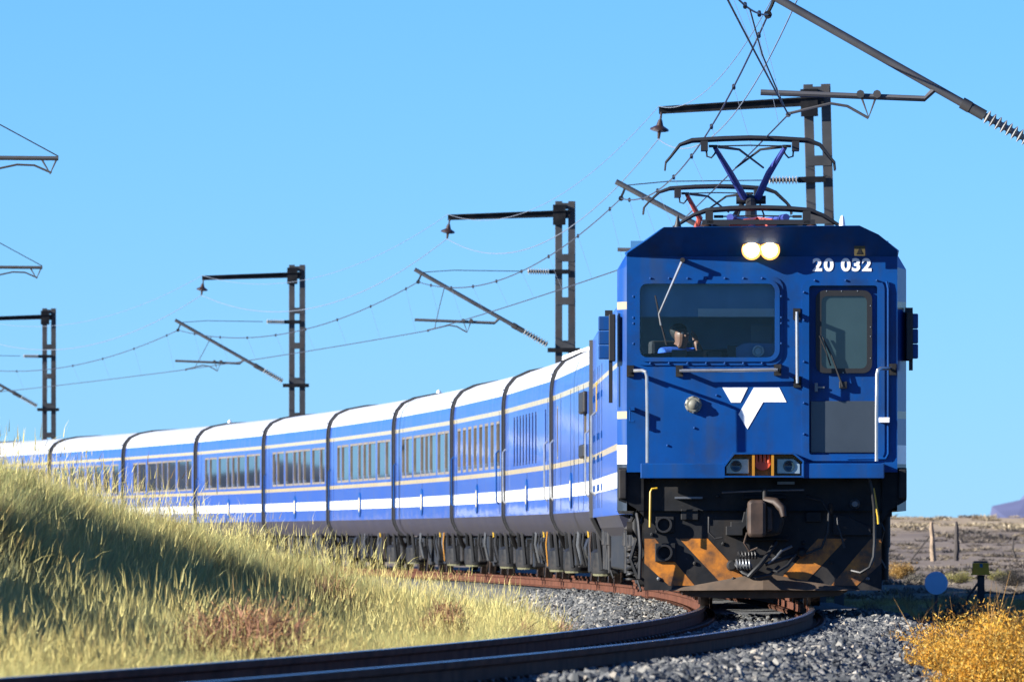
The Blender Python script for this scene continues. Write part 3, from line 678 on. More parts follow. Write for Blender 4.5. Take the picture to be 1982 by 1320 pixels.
for q_ in (((1197,905),(1247,905),(1247,1000),(1232,985),(1215,975),(1197,968)), ((1755,905),(1707,905),(1707,1012),(1722,990),(1738,978),(1755,968))): MB().prism(pp(*q_), .06, .3).build('side_apron', M_black, loco, bevel=.006)
for q_ in ((1198, 1213), (1740, 1755)): MB().box(lx(q_[0]), lx(q_[1]), .0, .06, lz(965), lz(908)).build('apron_cover', M_char, loco, bevel=.012)
MB().box(lx(1715), lx(1727), .1, .4, lz(1000), lz(968)).build('apron_bracket', M_black, loco)
MB().box(lx(1729), lx(1737), .1, .3, lz(985), lz(968)).build('apron_bracket', M_black, loco)
# sockets with round holes
for px, py, w_ in ((1287, 1015, 18), (1288, 1069, 20)):
    so = MB().prism(pp((px-w_,py+w_-2),(px+w_,py+w_-2),(px+w_,py-w_+2),(px-w_,py-w_+2)), HSY-.035, HSY).build('jumper_socket', M_char, loco, bevel=.008)
    MB().lathe((lx(px-2), HSY-.035, lz(py)), (0,-1,0), [(0,.08),(.05,.085),(.05,.065),(-.02,.06),(-.02,.001)], 20).build('socket_bore', M_rubber, so, True)
# draw gear
cp = empty('coupler'); cp.parent = loco
ch = MB()
ch.loft([[(lx(a), y, lz(b)) for a, b in ((1452,1040),(1444,1022),(1444,985),(1452,972),(1486,966),(1510,970),(1519,990),(1517,1010),(1510,1034),(1490,1038))] for y in (0.0, -.28)] + [[(lx(1480+(a-1480)*.86), -.34, lz(1004+(b-1004)*.88)) for a, b in ((1452,1040),(1444,1022),(1444,985),(1452,972),(1486,966),(1510,970),(1519,990),(1517,1010),(1510,1034),(1490,1038))]])
ch.build('coupler_head', M_char, cp, bevel=.02)
MB().prism(rrect(lx(1446), lx(1482), lz(1040), lz(967), .05), -.46, -.2).build('knuckle', M_brown, cp, bevel=.035)
MB().prism(pp((1482,1030),(1482,978),(1494,984),(1494,1026)), -.40, -.3).build('knuckle_face', M_brown, cp, bevel=.02)
ga = MB(); ga.tube([(lx(1480), -.3, lz(970)), (lx(1500), -.36, lz(972)), (lx(1513), -.42, lz(984)), (lx(1516), -.44, lz(1000))], [.05, .05, .045, .03], 10); ga.build('guard_arm', M_brown, cp, True)
MB().cyl((lx(1480), -.25, lz(972)), (lx(1480), -.25, lz(946)), .026, 10).build('lift_pin', M_char, cp, True)
MB().tube([(lx(1397), -.2, lz(953)), (lx(1440), -.2, lz(951)), (lx(1500), -.2, lz(949)), (lx(1556), -.2, lz(948))], .011, 6).build('uncoupling_bar', M_galv, cp, True)
MB().prism(pp((1405,1036),(1405,1018),(1414,1018),(1414,1009),(1436,1009),(1440,990),(1446,990),(1446,1016),(1438,1024),(1438,1036)), -.14, HSY).build('coupler_bracket', M_char, cp, bevel=.008)
MB().box(lx(1432), lx(1526), -.04, HSY, lz(1046), lz(1040)).build('coupler_pocket', M_black, cp, bevel=.01)
MB().box(lx(1438), lx(1522), -.06, HSY, lz(966), lz(958)).build('coupler_pocket', M_black, cp, bevel=.01)
# hoses, cocks and small fittings on the headstock
def hose(name, pts, r, m=M_rubber): return MB().tube([(lx(a), y, lz(b)) for a, y, b in pts], r, 8).build(name, m, loco, True)
hose('brake_hose', [(1677,-.2,908),(1681,-.24,925),(1687,-.22,950),(1691,-.18,980),(1692,-.15,1010),(1692,-.13,1050),(1690,-.16,1078),(1682,-.2,1098),(1665,-.2,1108),(1648,-.12,1104)], .016)
MB().box(lx(1668), lx(1688), -.3, -.18, lz(912), lz(905)).build('hose_bracket', M_galv, loco)
hose('yellow_cock', [(1272,-.06,945),(1262,-.07,946),(1259,-.07,952),(1258,-.07,1020)], .012, M_yellow)
hose('yellow_cock', [(1690,-.08,945),(1694,-.09,970),(1699,-.09,1000),(1700,-.09,1014)], .013, M_yellow)
jm = hose('multiple_unit_cable', [(1502,-.06,1049),(1490,-.14,1068),(1472,-.2,1092),(1456,-.22,1108),(1449,-.2,1116)], .026, M_under)
hose('multiple_unit_cable', [(1532,-.05,1057),(1512,-.12,1066),(1500,-.16,1080),(1486,-.16,1090)], .014, M_galv)
hose('multiple_unit_cable', [(1538,-.04,1075),(1505,-.12,1084),(1480,-.14,1092)], .022, M_rubber)
MB().coil((lx(1424), -.14, lz(1092)), .16, .05, .011, 5, 10, 'x').build('cable_spring', M_galv, loco, True)
MB().coil((lx(1428), -.08, lz(1074)), .2, .035, .009, 6, 8, 'x').build('cable_spring', M_rubber, loco, True)
MB().lathe((lx(1552), HSY, lz(1068)), (0,-1,-.1), [(0,.05),(.12,.05),(.15,.03),(.15,.001)], 12).build('brake_pipe_end', M_char, loco, True)
MB().lathe((lx(1417), HSY, lz(1094)), (0,-1,0), [(0,.05),(.16,.06),(.2,.04),(.2,.001)], 12).build('brake_pipe_end', M_char, loco, True)
MB().lathe((lx(1655), HSY, lz(975)), (0,-1,0), [(0,.055),(.03,.055),(.06,.03),(.08,.03),(.08,.001)], 16).build('air_coupling', M_galv, loco, True)
hose('angle_cock', [(1608,-.02,994),(1608,-.07,985),(1607,-.08,974)], .022, M_under)
MB().box(lx(1306), lx(1360), -.02, HSY, lz(965), lz(961)).build('name_strip', M_galv, loco)
MB().box(lx(1505), lx(1538), -.02, HSY, lz(937), lz(932)).build('name_strip', M_galv, loco)
MB().prism(pp((1613,1036),(1613,994),(1640,998),(1686,1020),(1686,1036)), HSY-.05, HSY).build('access_plate', M_under, loco, bevel=.006)
hose('conduit', [(1232,.1,990),(1236,.02,1010),(1240,-.02,1060),(1238,.0,1120)], .02)
hose('conduit', [(1372,-.02,1000),(1372,-.03,1030),(1384,-.03,1042),(1398,-.04,1040)], .012)
hose('conduit', [(1560,-.02,962),(1590,-.03,968),(1604,-.05,990),(1602,-.04,1030),(1590,-.04,1060),(1560,-.05,1072)], .014)
hose('conduit', [(1620,-.02,1000),(1622,-.05,1020),(1630,-.05,1044),(1634,-.05,1060)], .01)
hose('air_hose', [(1424,-.05,1092),(1438,-.16,1108),(1462,-.2,1118),(1490,-.16,1112),(1508,-.08,1096)], .018)
hose('air_hose', [(1540,-.05,1072),(1524,-.14,1094),(1504,-.18,1106),(1484,-.14,1100)], .016)
hose('chain', [(1446,-.25,1030),(1440,-.22,1050),(1450,-.2,1066),(1466,-.22,1060)], .012, M_brown)
for a_, b_ in ((1262, 930), (1262, 1034), (1330, 930), (1390, 960), (1565, 960), (1640, 930), (1692, 1034), (1400, 1052), (1555, 1050), (1420, 1120), (1530, 1122), (1345, 1090), (1610, 1088), (1275, 1120), (1680, 1120)):
    MB().lathe((lx(a_), HSY, lz(b_)), (0,-1,0), [(0,.022),(.014,.022),(.022,.01)], 6).build('bolt', M_galv if a_ % 3 == 0 else M_char, loco)
MB().box(lx(1318), lx(1352), HSY-.06, HSY, lz(1006), lz(985)).build('junction_box', M_char, loco, bevel=.008)
MB().box(lx(1560), lx(1590), HSY-.05, HSY, lz(1010), lz(990)).build('junction_box', M_char, loco, bevel=.008)
# side mirrors on brackets
def mirror(sx, x0, x1, y0_, y1_):
    m = empty('side_mirror'); m.parent = loco
    a, b = sorted((lx(x0), lx(x1)))
    zs = [lz(y1_), lz(y1_ - (y1_-y0_)*.33), lz(y1_ - (y1_-y0_)*.66), lz(y0_)]
    for k in range(3): MB().box(a, b, .16, .30, zs[k]+.003, zs[k+1]-.003).build('mirror_segment', M_front, m, bevel=.012)
    e = b if sx < 0 else a
    MB().box(e-.02, e+.05, .14, .33, zs[0]-.02, zs[-1]+.02).build('mirror_back', M_rubber, m, bevel=.01) if sx < 0 else MB().box(e-.05, e+.02, .14, .33, zs[0]-.02, zs[-1]+.02).build('mirror_back', M_rubber, m, bevel=.01)
    MB().box(e-.06, e+.02, .2, .26, zs[-1]+.0, zs[-1]+.06).build('mirror_bracket', M_rubber, m)
    MB().box(e-.02, e+.02, .2, .24, zs[0]-.45 if sx < 0 else zs[0]-.12, zs[0]).build('mirror_bracket', M_rubber, m)
mirror(-1, 1158, 1182, 611, 695); mirror(1, 1764, 1778, 606, 694)
# roof cones
MB().lathe((lx(1312), .4, 3.93), (0,0,1), [(0,.045),(.05,.03),(.14,.008)], 10).build('roof_aerial', M_rubber, loco, True)
MB().lathe((lx(1632), .5, 3.93), (0,0,1), [(0,.06),(.015,.06),(.03,.035),(.12,.02),(.14,.006)], 12).build('roof_aerial', M_white, loco, True)

def pantograph(par, y, zh, zk, xk, armm, raised=True, flat=.66, horn=.97):
    p = empty('pantograph', (0, y, 0)); p.parent = par
    pts = [(-horn, 0, -.36), (-horn+.01, 0, -.27), (-horn+.07, 0, -.2), (-flat-.14, 0, -.07), (-flat, 0, -.02), (-.3, 0, .0), (0, 0, .008), (.3, 0, 0), (flat, 0, -.02), (flat+.14, 0, -.07), (horn-.07, 0, -.2), (horn-.01, 0, -.27), (horn, 0, -.36)]
    rr = [.011, .012, .013, .017, .024, .026, .026, .026, .024, .017, .013, .012, .011]
    for dy in (-.17, .17):
        MB().tube([(a, dy, zh+c) for a, b, c in pts], rr, 6).build('contact_strip', M_rubber, p, True)
    for s in (-1, 1):
        MB().box(s*.52-.04, s*.52+.04, -.2, .2, zh-.14, zh-.03).box(s*.42-.05, s*.42+.05, -.03, .03, zh-.1, zh-.07).build('head_spring_box', M_rubber, p)
        if raised:
            MB().tube([(s*.50, .04, zh-.1), (s*.49, .04, zh-.2), (s*.44, .04, zh-.215), (s*.4, .04, zh-.17), (s*.38, .04, zh-.1)], .011, 6).build('shunt_cable', M_rubber, p, True)
    MB().tube([(-.42, 0, zh-.085), (0, 0, zh-.075), (.42, 0, zh-.085)], .008, 6).build('head_tube', M_rubber, p)
    if raised:
        for s in (-1, 1):
            MB().tube([(xk+s*.07, .7, zk), (s*.22, .35, (zk+zh-.1)/2), (s*.40, 0, zh-.1)], [.045, .04, .026], 8).build('upper_arm', armm if armm is not M_redarm or s < 0 else M_rubber, p, True)
            MB().tube([(s*.36, 0.02, zh-.09), (s*.12, .1, zh-.12), (-s*.16, .35, zh-.32)], [.02, .014, .011], 6).build('brace', M_rubber if s > 0 else M_galv, p, True)
        MB().cyl((xk-.17, .7, zk-.01), (xk+.17, .7, zk-.01), .05, 12).build('knee_joint', M_rubber, p, True)
        MB().tube([(xk, .72, zk), (xk*.5, -.3, 4.12)], [.06, .08], 8).build('lower_arm', M_rubber if armm is not M_redarm else armm, p, True)
        for s in (-1, 1):
            MB().tube([(xk+s*.1, .7, zk-.05), (xk+s*.15, .5, zk-.2), (xk+s*.09, .2, zk-.3), (xk+s*.1, 0, 4.1)], .011, 6).build('arm_cable', M_rubber, p, True)
    else:
        for s in (-1, 1): MB().tube([(s*.1, .7, 4.12), (s*.3, -.2, zh-.1)], .04, 8).build('upper_arm', M_bluearm, p, True)
        MB().tube([(-.15, -.5, 4.06), (0, .7, 4.12), (.15, -.5, 4.06)], .05, 8).build('lower_arm', M_redarm, p, True)
        for px_, w_ in ((-.25, .06), (.35, .07), (.02, .05)):
            MB().box(px_-w_, px_+w_, -.5, -.4, 3.98, 4.1).build('spring_gear', M_red if px_ < .3 else M_rubber, p)
    b = MB().box(-.6, .6, -.6, -.5, 4.05, 4.1).box(-.6, .6, .5, .6, 4.05, 4.1).box(-.55, -.48, -.6, .6, 4.06, 4.09).box(.48, .55, -.6, .6, 4.06, 4.09).build('base_frame', M_rubber, p)
    for sx in (-.56, .56):
        for sy in (-.55, .55):
            MB().lathe((sx, sy, 3.93), (0,0,1), [(0,.05),(.03,.07),(.045,.045),(.065,.07),(.08,.045),(.1,.07),(.13,.04)], 10).build('base_insulator', M_porc, b, True)
    return p
pantograph(loco, 3.6, 4.235, 4.1, 0, M_redarm, raised=False, flat=.55)
pantograph(loco, 11.2, 5.265, 4.60, .02, M_bluearm)

# bogies
def coil_post(par, x, y, z0, z1, r, m=M_under): 
    return MB().coil((x, y, z0), z1-z0, r, .018, 5, 10).cyl((x, y, z0-.02), (x, y, z0+.0), r+.02, 12).cyl((x, y, z1), (x, y, z1+.02), r+.02, 12).build('coil_spring', m, par, True)
def loco_bogie(par, y):
    b = empty('bogie', (0, y, 0)); b.parent = par
    for dy in (-1.3, 1.3):
        for s in (-1, 1):
            w_ = MB().lathe((s*.50, dy, .53), (s, 0, 0), [(0, .56), (.03, .56), (.035, .53), (.13, .525), (.13, .45), (.09, .4), (.09, .12), (.16, .12), (.16, .001)], 28).build('wheel', M_brown, b, True)
            MB().box(s*1.0-.09, s*1.0+.09, dy-.2, dy+.2, .36, .68).build('axle_box', M_under, w_, bevel=.02)
        MB().cyl((-.5, dy, .53), (.5, dy, .53), .09, 12).build('axle', M_brown, b)
    for s in (-1, 1):
        MB().prism([(s*.94, .72), (s*1.16, .72), (s*1.16, .92), (s*.94, .92)], -1.9, 1.9).build('side_frame', M_under, b, bevel=.02)
        for dy in (-1.62, -.98, .98, 1.62): coil_post(b, s*1.06, dy, .42, .72, .1)
        for dy in (-1.85, 0, 1.8):
            MB().cyl((s*1.30, dy, .28), (s*1.30, dy, .62), .045, 10).cyl((s*1.30, dy, .62), (s*1.30, dy, .95), .062, 10).build('damper', M_under, b, True)
        for q_, w_ in ((-1.25, .1), (.75, .15)): MB().box(s*1.23-.055, s*1.23+.055, q_-w_, q_+w_, .22, .82).build('brake_unit', M_under, b, bevel=.015)
        MB().tube([(s*1.33, -1.2, .95), (s*1.36, -1.25, .7), (s*1.33, -1.3, .4), (s*1.25, -1.5, .16)], .013, 6).build('sand_pipe', M_rubber, b, True)
        MB().tube([(s*1.2, -2.1, 1.0), (s*1.28, -2.15, .8), (s*1.22, -2.1, .55), (s*1.3, -2.05, .4)], .02, 6).build('air_hose', M_rubber, b, True)
    MB().box(-1.0, 1.0, -.3, .3, .6, .85).build('bolster', M_under, b)
    return b
loco_bogie(loco, 3.2); loco_bogie(loco, 13.2)
MB().box(-1.3, 1.3, 5.6, 11.0, .35, 1.0).build('transformer_case', M_under, loco, bevel=.03)
for yy in (.45, .7, 1.0):
    MB().tube([(-1.30, yy, 1.0), (-1.38, yy+.05, .85), (-1.30, yy+.02, .7), (-1.36, yy, .5), (-1.28, yy, .3)], .022, 6).lathe((-1.34, yy, .82), (-1, 0, 0), [(0, .07), (.06, .07), (.06, .03), (.09, .001)], 10).build('air_pipes', M_under, loco, True)
coil_post(loco, -1.34, 1.25, .3, .62, .055)

# driver, seated behind the desk
def skin_body(name, verts, edges, radii, m, parent=None, sub=2, root=0):
    me = bpy.data.meshes.new(name); me.from_pydata([tuple(v) for v in verts], edges, []); me.update()
    o = link(name, me, parent)
    o.modifiers.new('skin', 'SKIN')
    sv = me.skin_vertices[0].data
    for i, r in enumerate(radii): sv[i].radius = (r, r) if not isinstance(r, tuple) else r
    for i in range(len(radii)): sv[i].use_root = (i == root)
    s = o.modifiers.new('sub', 'SUBSURF'); s.levels = sub; s.render_levels = sub
    me.materials.append(m)
    return o
px0 = lx(1320)
drv = empty('person', (0, 0, 0)); drv.matrix_world = Matrix.Translation((2.588 + px0, LOCO_Y + 1.0, 0)) @ Matrix.Rotation(R(28), 4, 'Z')
tag(drv, 'driver in a blue shirt with one hand raised to the face, behind the windscreen', 'person')
Z = 2.16
V = [(0, .05, Z), (0, .03, Z+.2), (0, 0, Z+.42), (0, 0, Z+.52), (0, -.02, Z+.57), (0, -.03, Z+.66), (0, -.03, Z+.75),
     (-.19, 0, Z+.47), (-.25, -.02, Z+.22), (-.18, -.28, Z+.18), (-.12, -.40, Z+.2),
     (.19, 0, Z+.47), (.25, -.12, Z+.26), (.14, -.22, Z+.45), (.09, -.16, Z+.62),
     (-.1, -.1, Z-.02), (-.13, -.5, Z), (-.13, -.52, Z-.42), (-.13, -.64, Z-.47), (.1, -.1, Z-.02), (.13, -.5, Z), (.13, -.52, Z-.42), (.13, -.64, Z-.47)]
Ed = [(0,1),(1,2),(2,3),(3,4),(4,5),(5,6),(2,7),(7,8),(8,9),(9,10),(2,11),(11,12),(12,13),(13,14),(0,15),(15,16),(16,17),(17,18),(0,19),(19,20),(20,21),(21,22)]
Rr = [.15,.15,.16,.06,.06,.088,.075,.075,.055,.045,.03,.075,.055,.045,.03,.1,.075,.05,.04,.1,.075,.05,.04]
skin_body('body', V, Ed, Rr, M_skin, drv)
skin_body('shirt', [(0,.05,Z-.02),(0,.03,Z+.2),(0,0,Z+.43),(0,0,Z+.5),(-.19,0,Z+.475),(-.255,-.02,Z+.24),(.19,0,Z+.475),(.255,-.11,Z+.27)], [(0,1),(1,2),(2,3),(2,4),(4,5),(2,6),(6,7)], [.17,.17,.18,.085,.095,.075,.095,.075], M_shirt, drv)
skin_body('trousers', [(0,.05,Z-.02),(-.1,-.1,Z-.02),(-.13,-.5,Z),(-.13,-.52,Z-.38),(.1,-.1,Z-.02),(.13,-.5,Z),(.13,-.52,Z-.38)], [(0,1),(1,2),(2,3),(0,4),(4,5),(5,6)], [.17,.115,.09,.07,.115,.09,.07], M_trouser, drv)
MB().lathe((0, .03, Z+.66), (0, .25, 1), [(-.03,.05),(.02,.08),(.07,.092),(.11,.08),(.135,.04),(.14,.001)], 14).build('hair', M_hair, drv, True)
for k, (dx, dz, L) in enumerate(((-.03,.0,.07),(-.01,.01,.085),(.01,.008,.08),(.03,0,.065),(.045,-.04,.05))):
    MB().tube([(.09+dx*.8, -.16-.01, Z+.62+dz), (.085+dx*.7, -.155, Z+.62+dz+L*.6), (.07+dx*.6, -.13, Z+.62+dz+L)], [.012,.011,.008], 6).build('finger', M_skin, drv, True)
MB().lathe((0, -.115, Z+.67), (0,-1,0), [(0,.018),(.02,.014),(.026,.001)], 8).build('nose', M_skin, drv, True)
for s in (-1, 1): MB().lathe((s*.033, -.103, Z+.695), (0,-1,0), [(0,.012),(.006,.009),(.008,.001)], 8).build('eye', M_white, drv, True)
MB().box(-.25, .25, .2, .3, Z-.1, Z+.62).box(-.25, .25, -.3, .25, Z-.2, Z-.1).box(-.05, .05, -.05, .05, 1.46, Z-.2).build('driver_seat', M_trouser, loco, bevel=.04).matrix_local = Matrix.Translation((px0, 1.0, 0)) @ Matrix.Rotation(R(28), 4, 'Z')

# ---------------------------------------------------------------- the rest of the train
YS = np.linspace(128, 400, 27201); EDGE = 991 + FPX * (tx(YS) - 1.45) / YS
def y_at(px): return float(YS[np.argmin(np.abs(EDGE - px))])
BND = [y_at(p) for p in (1147, 1068, 975, 875, 762, 635, 510, 378, 238, 95)]
BND.append(BND[-1] + 19.0); BND.append(BND[-1] + 19.0)
def vehicle(name, ya, yb):
    xa, xb = float(tx(ya)), float(tx(yb))
    o = empty(name, (xa, ya, 0), -math.atan2(xb-xa, yb-ya))
    return o, math.hypot(xb-xa, yb-ya)
SIDE = [(1.45, 1.09), (1.45, 2.95), (1.44, 3.1), (1.425, 3.2)]
ROOF = [(1.425, 3.2), (1.375, 3.34), (1.25, 3.49), (1.0, 3.605), (.6, 3.68), (0, 3.71)]
SKIRT = [(1.45, 1.09), (1.432, 1.0), (1.37, .86), (1.25, .745)]
WZA, WZB = 1.93, 2.77
# shared bogie and underframe gear for the coaches
def coach_bogie():
    b = empty('bogie')
    for dy in (-1.15, 1.15):
        for s in (-1, 1):
            MB().lathe((s*.50, dy, .44), (s, 0, 0), [(0, .46), (.03, .46), (.035, .44), (.13, .435), (.13, .3), (.16, .1), (.16, .001)], 20).build('wheel', M_brown, b, True)
    for s in (-1, 1):
        MB().prism([(s*.92, .52), (s*1.12, .52), (s*1.12, .72), (s*.92, .72)], -1.7, 1.7).build('side_frame', M_under, b, bevel=.015)
        for dy in (-.38, .38):
            a = MB().lathe((s*1.16, dy, .20), (0,0,1), [(0,.19),(.05,.2),(.3,.2),(.34,.16),(.36,.1)], 16).build('air_spring', M_under, b, True)
            MB().lathe((s*1.16, dy, .165), (0,0,1), [(0,.17),(.034,.18)], 16).build('spring_seat', M_ring, a)
            MB().lathe((s*1.16, dy, .56), (s,0,0), [(-.1,.12),(.05,.13),(.06,.09),(.02,.08),(.02,.001)], 14).build('pivot_ring', M_rubber, a, True)
        MB().tube([(s*1.25, -.85, .25), (s*1.3, -.75, .8)], .035, 6).build('damper', M_under, b, True)
        MB().tube([(s*1.25, .85, .25), (s*1.3, .75, .8)], .035, 6).build('damper', M_under, b, True)
        for dy in (-1.2, 1.2): MB().box(s*1.1-.08, s*1.1+.08, dy-.2, dy+.2, .25, .62).build('axle_box', M_under, b, bevel=.02)
    return b
proto_bogie = coach_bogie(); used_proto = [False]
def put_bogie(par, y):
    b = proto_bogie if not used_proto[0] else copy_tree(proto_bogie)
    used_proto[0] = True
    b.parent = par; b.location = (0, y, 0)
end_me = bolt_end = None
def coach(name, k, wins, label, livm=M_coach, vent=False, roofz=0.0, cat='coach', group='passenger coaches'):
    ya, yb = BND[k] + .25, BND[k+1] - .45
    o, L = vehicle(name, ya, yb); tag(o, label, cat, group)
    # walls
    mb = MB()
    def band(prof, s):
        for (x0, z0), (x1, z1) in zip(prof, prof[1:]):
            q = [(s*x0, 0, z0), (s*x0, L, z0), (s*x1, L, z1), (s*x1, 0, z1)]
            mb.add(q, [(0, 1, 2, 3) if s > 0 else (3, 2, 1, 0)])
    band(SIDE, 1); band([(1.45, 1.09), (1.45, WZA)], -1); band([(1.45, WZB)] + SIDE[1:], -1)
    edges = [0] + [q for a, b in wins for q in (a*L, b*L)] + [L]
    for a, b in zip(edges[0::2], edges[1::2]): mb.box(-1.45, -1.345, a, b, WZA, WZB)
    mb.build('body', livm, o)
    rf = MB(); rp = [(x, z) for x, z in ROOF] + [(-x, z) for x, z in reversed(ROOF[:-1])]
    rf.loft([[(x, y, z) for x, z in rp] for y in (0, L)], cap=False, closed=False); rfo = rf.build('roof', M_roofw, o, True)
    for s in (-1, 1): MB().loft([[(s*x, y, z) for x, z in SKIRT] + [(s*1.2, y, .78), (s*1.4, y, 1.09)] for y in (0.0, L)]).build('skirt', M_skirt, o, True)
    MB().box(-1.3, 1.3, 0, L, .98, 1.05).build('underframe', M_under, o)
    # dark coach end with its proud rim, and the bellows to the vehicle in front
    full = SIDE + ROOF[1:]; fullr = [(x, z) for x, z in SKIRT[::-1]] + full[1:]; prof = fullr + [(-x, z) for x, z in reversed(fullr[:-1])]
    for yy, nm in ((-.02, 'end_rim'), (L+.02, 'end_rim')):
        MB().loft([[(x*1.022, y_, .74 + (z-.74)*1.012) for x, z in prof] for y_ in (yy-.07, yy+.07)]).build(nm, M_end, o)
    MB().box(-.75, .75, -.75, -.05, .95, 3.3).build('bellows', M_rubber, o)
    MB().tube([(-1.34, -.03, 1.02), (-1.3, .25, .8), (-1.2, .8, .6), (-1.1, 1.1, .5)], .05, 6).build('end_cable', M_end, o, True)
    # windows
    for a, b in wins:
        A, B = a*L, b*L; ly = (A+B)/2
        if vent:
            fr = MB().box(-1.44, -1.36, A, A+.05, WZA, WZB).box(-1.44, -1.36, B-.05, B, WZA, WZB).box(-1.44, -1.36, A, B, WZA, WZA+.05).box(-1.44, -1.36, A, B, WZB-.05, WZB).build('vent', M_skirt, o)
            MB().box(-1.40, -1.37, A, B, WZA, WZA+.42).build('vent_grille', M_rubber, fr); MB().box(-1.40, -1.37, A, B, WZA+.42, WZB).build('vent_panel', M_coach, fr)
        else:
            t = .05
            fr = MB().box(-1.449, -1.36, A, A+t, WZA, WZB).box(-1.449, -1.36, B-t, B, WZA, WZB).box(-1.446, -1.36, A+t, B-t, WZA, WZA+t).box(-1.446, -1.36, A+t, B-t, WZB-t, WZB).build('window', M_bronze, o)
            MB().box(-1.422, -1.37, A+t, B-t, WZA+t, WZB-t).build('pane', M_pane, fr)
            MB().box(-1.45, -1.39, B-t*2.2, B-t, WZA+t, WZA+t+.07).build('window_catch', M_rail_, fr)
    # doors: thin seams, handles, grab rails
    for q in (.045, .955):
        y0 = q*L
        if not any(a*L-.1 < y0 < b*L+.1 for a, b in wins):
            d = MB().box(-1.454, -1.44, y0-.43, y0-.415, 1.12, 2.93).box(-1.454, -1.44, y0+.415, y0+.43, 1.12, 2.93).build('door_seam', M_end, o)
            MB().tube([(-1.45, y0+.5, 1.3), (-1.5, y0+.5, 1.35), (-1.5, y0+.5, 2.2), (-1.45, y0+.5, 2.25)], .016, 6).build('grab_rail', M_rail_ if cat == 'van' else M_front, d, True)
    MB().box(-1.454, -1.44, L*.5-.008, L*.5+.008, 1.12, 1.79).build('panel_seam', M_end, o)
    cr = MB(); cr.lathe((-1.45, 0, 0), (-1, 0, 0), [(0, 1), (.02, 1), (.025, .8), (.025, .001)], 20)
    c = cr.build('crest', M_front, o); c.scale = (1, .34, .27); c.location = (0, L*.5, 1.42)  # dark blue rim stands in for the oval's shadow
    c2 = MB().lathe((-1.452, 0, 0), (-1, 0, 0), [(0, .6), (.026, .6), (.028, .5), (.028, .001)], 16).build('crest_centre', M_cream, c)
    # roof rungs by the near end
    for i in range(6):
        t = i/5; x = -(1.39 - .28*t); z = 3.30 + .22*t
        MB().box(x-.035, x+.02, .35, .62, z, z+.018).build('roof_rung', M_end, rfo)
    if k % 3 == 1: MB().lathe((-.4, L*.06, 3.69), (0,0,1), [(0,.05),(.08,.05),(.12,.02)], 10).build('roof_vent', M_white, rfo, True)
    # running gear and boxes under the floor
    put_bogie(o, 2.6); put_bogie(o, L-2.6)
    y0 = 5.0
    g = random.Random(100+k)
    while y0 < L-5.2:
        wd = g.uniform(.35, 1.1); xo = g.uniform(-1.3, -1.0); m = g.choice([M_under, M_under, M_char, M_under])
        zt = g.uniform(.15, .3)
        if g.random() < .25: MB().cyl((-1.05, y0, .55), (-1.05, y0+wd, .55), .26, 14).build('air_tank', m, o, True)
        else: MB().box(xo, -.4, y0, y0+wd, zt, g.choice([.99, .7, .85])).build('equipment_case', m, o, bevel=.02)
        if g.random() < .6: MB().tube([(-1.28, y0-.1, .98), (-1.31, y0-.1, .6), (-1.24, y0-.05, .3)], g.uniform(.012, .03), 6).build('pipe', g.choice([M_under, M_galv, M_rubber]), o, True)
        y0 += wd + g.uniform(.15, .6)
    if k % 3 != 2: MB().tube([(-1.3, 4.3, .9), (-1.33, 4.3, .6), (-1.3, 4.3, .25)], .013, 6).build('hand_brake_rod', M_amber if k % 2 else M_brown, o, True)
    MB().tube([(-1.29, 5.6, .95), (-1.31, 5.6, .85), (-1.3, 5.6, .72)], .018, 6).build('isolating_cock', M_yellow, o, True)
    return o, L
suite = [(.04,.112),(.117,.235),(.26,.37),(.375,.45),(.455,.53),(.535,.66),(.685,.80),(.81,.875)]
lounge = [(.06+.112*i, .06+.112*i+.07) for i in range(8)]
obs = [(.05+.118*i, .05+.118*i+.085) for i in range(8)]
slots = [(.10,.125)] + [(.3+.067*i, .3+.067*i+.03) for i in range(8)]
van, LV = coach('baggage_van', 0, [(.13, .19), (.86, .89)], 'blue van with plain panelled sides directly behind the locomotives', cat='van', group='service vans')
for q in (.2, .32, .52, .78):
    MB().box(-1.454, -1.44, q*LV-.008, q*LV+.008, 1.12, 2.93).build('panel_seam', M_end, van)
MB().box(-1.52, -1.44, .115*LV, .205*LV, 2.50, 2.82).build('door_hood', M_rubber, van, bevel=.03)
MB().box(-1.52, -1.44, .115*LV, .205*LV, 1.86, 2.06).build('door_hood', M_rubber, van, bevel=.03)
gen, LG = coach('generator_van', 1, slots, 'blue van with a row of narrow vent slots and white units on its roof', vent=True, cat='van', group='service vans')
for q in range(7):
    MB().box(-.55, .55, .12*LG+q*1.9, .12*LG+q*1.9+1.6, 3.66, 3.86).build('roof_unit', M_white, gen, bevel=.03)
coach('dining_coach', 2, lounge, 'blue coach with eight evenly spaced tall windows, next to the vent-slot van', cat='coach')
names = ['second', 'third', 'fourth', 'fifth']
for i, k in enumerate((3, 4, 5, 6)):
    coach('sleeping_coach', k, suite, 'blue coach with grouped windows and white roof, %s passenger coach behind the vent-slot van' % names[i])
coach('sleeping_coach', 7, suite, 'blue coach whose white lower stripe vanishes behind the grass, sixth behind the vent-slot van')
coach('lounge_coach', 8, obs, 'blue coach half hidden by the grassy bank, last full one before the left edge')
coach('sleeping_coach', 9, suite, 'blue coach cut by the left edge, only roof and upper side above the bank')

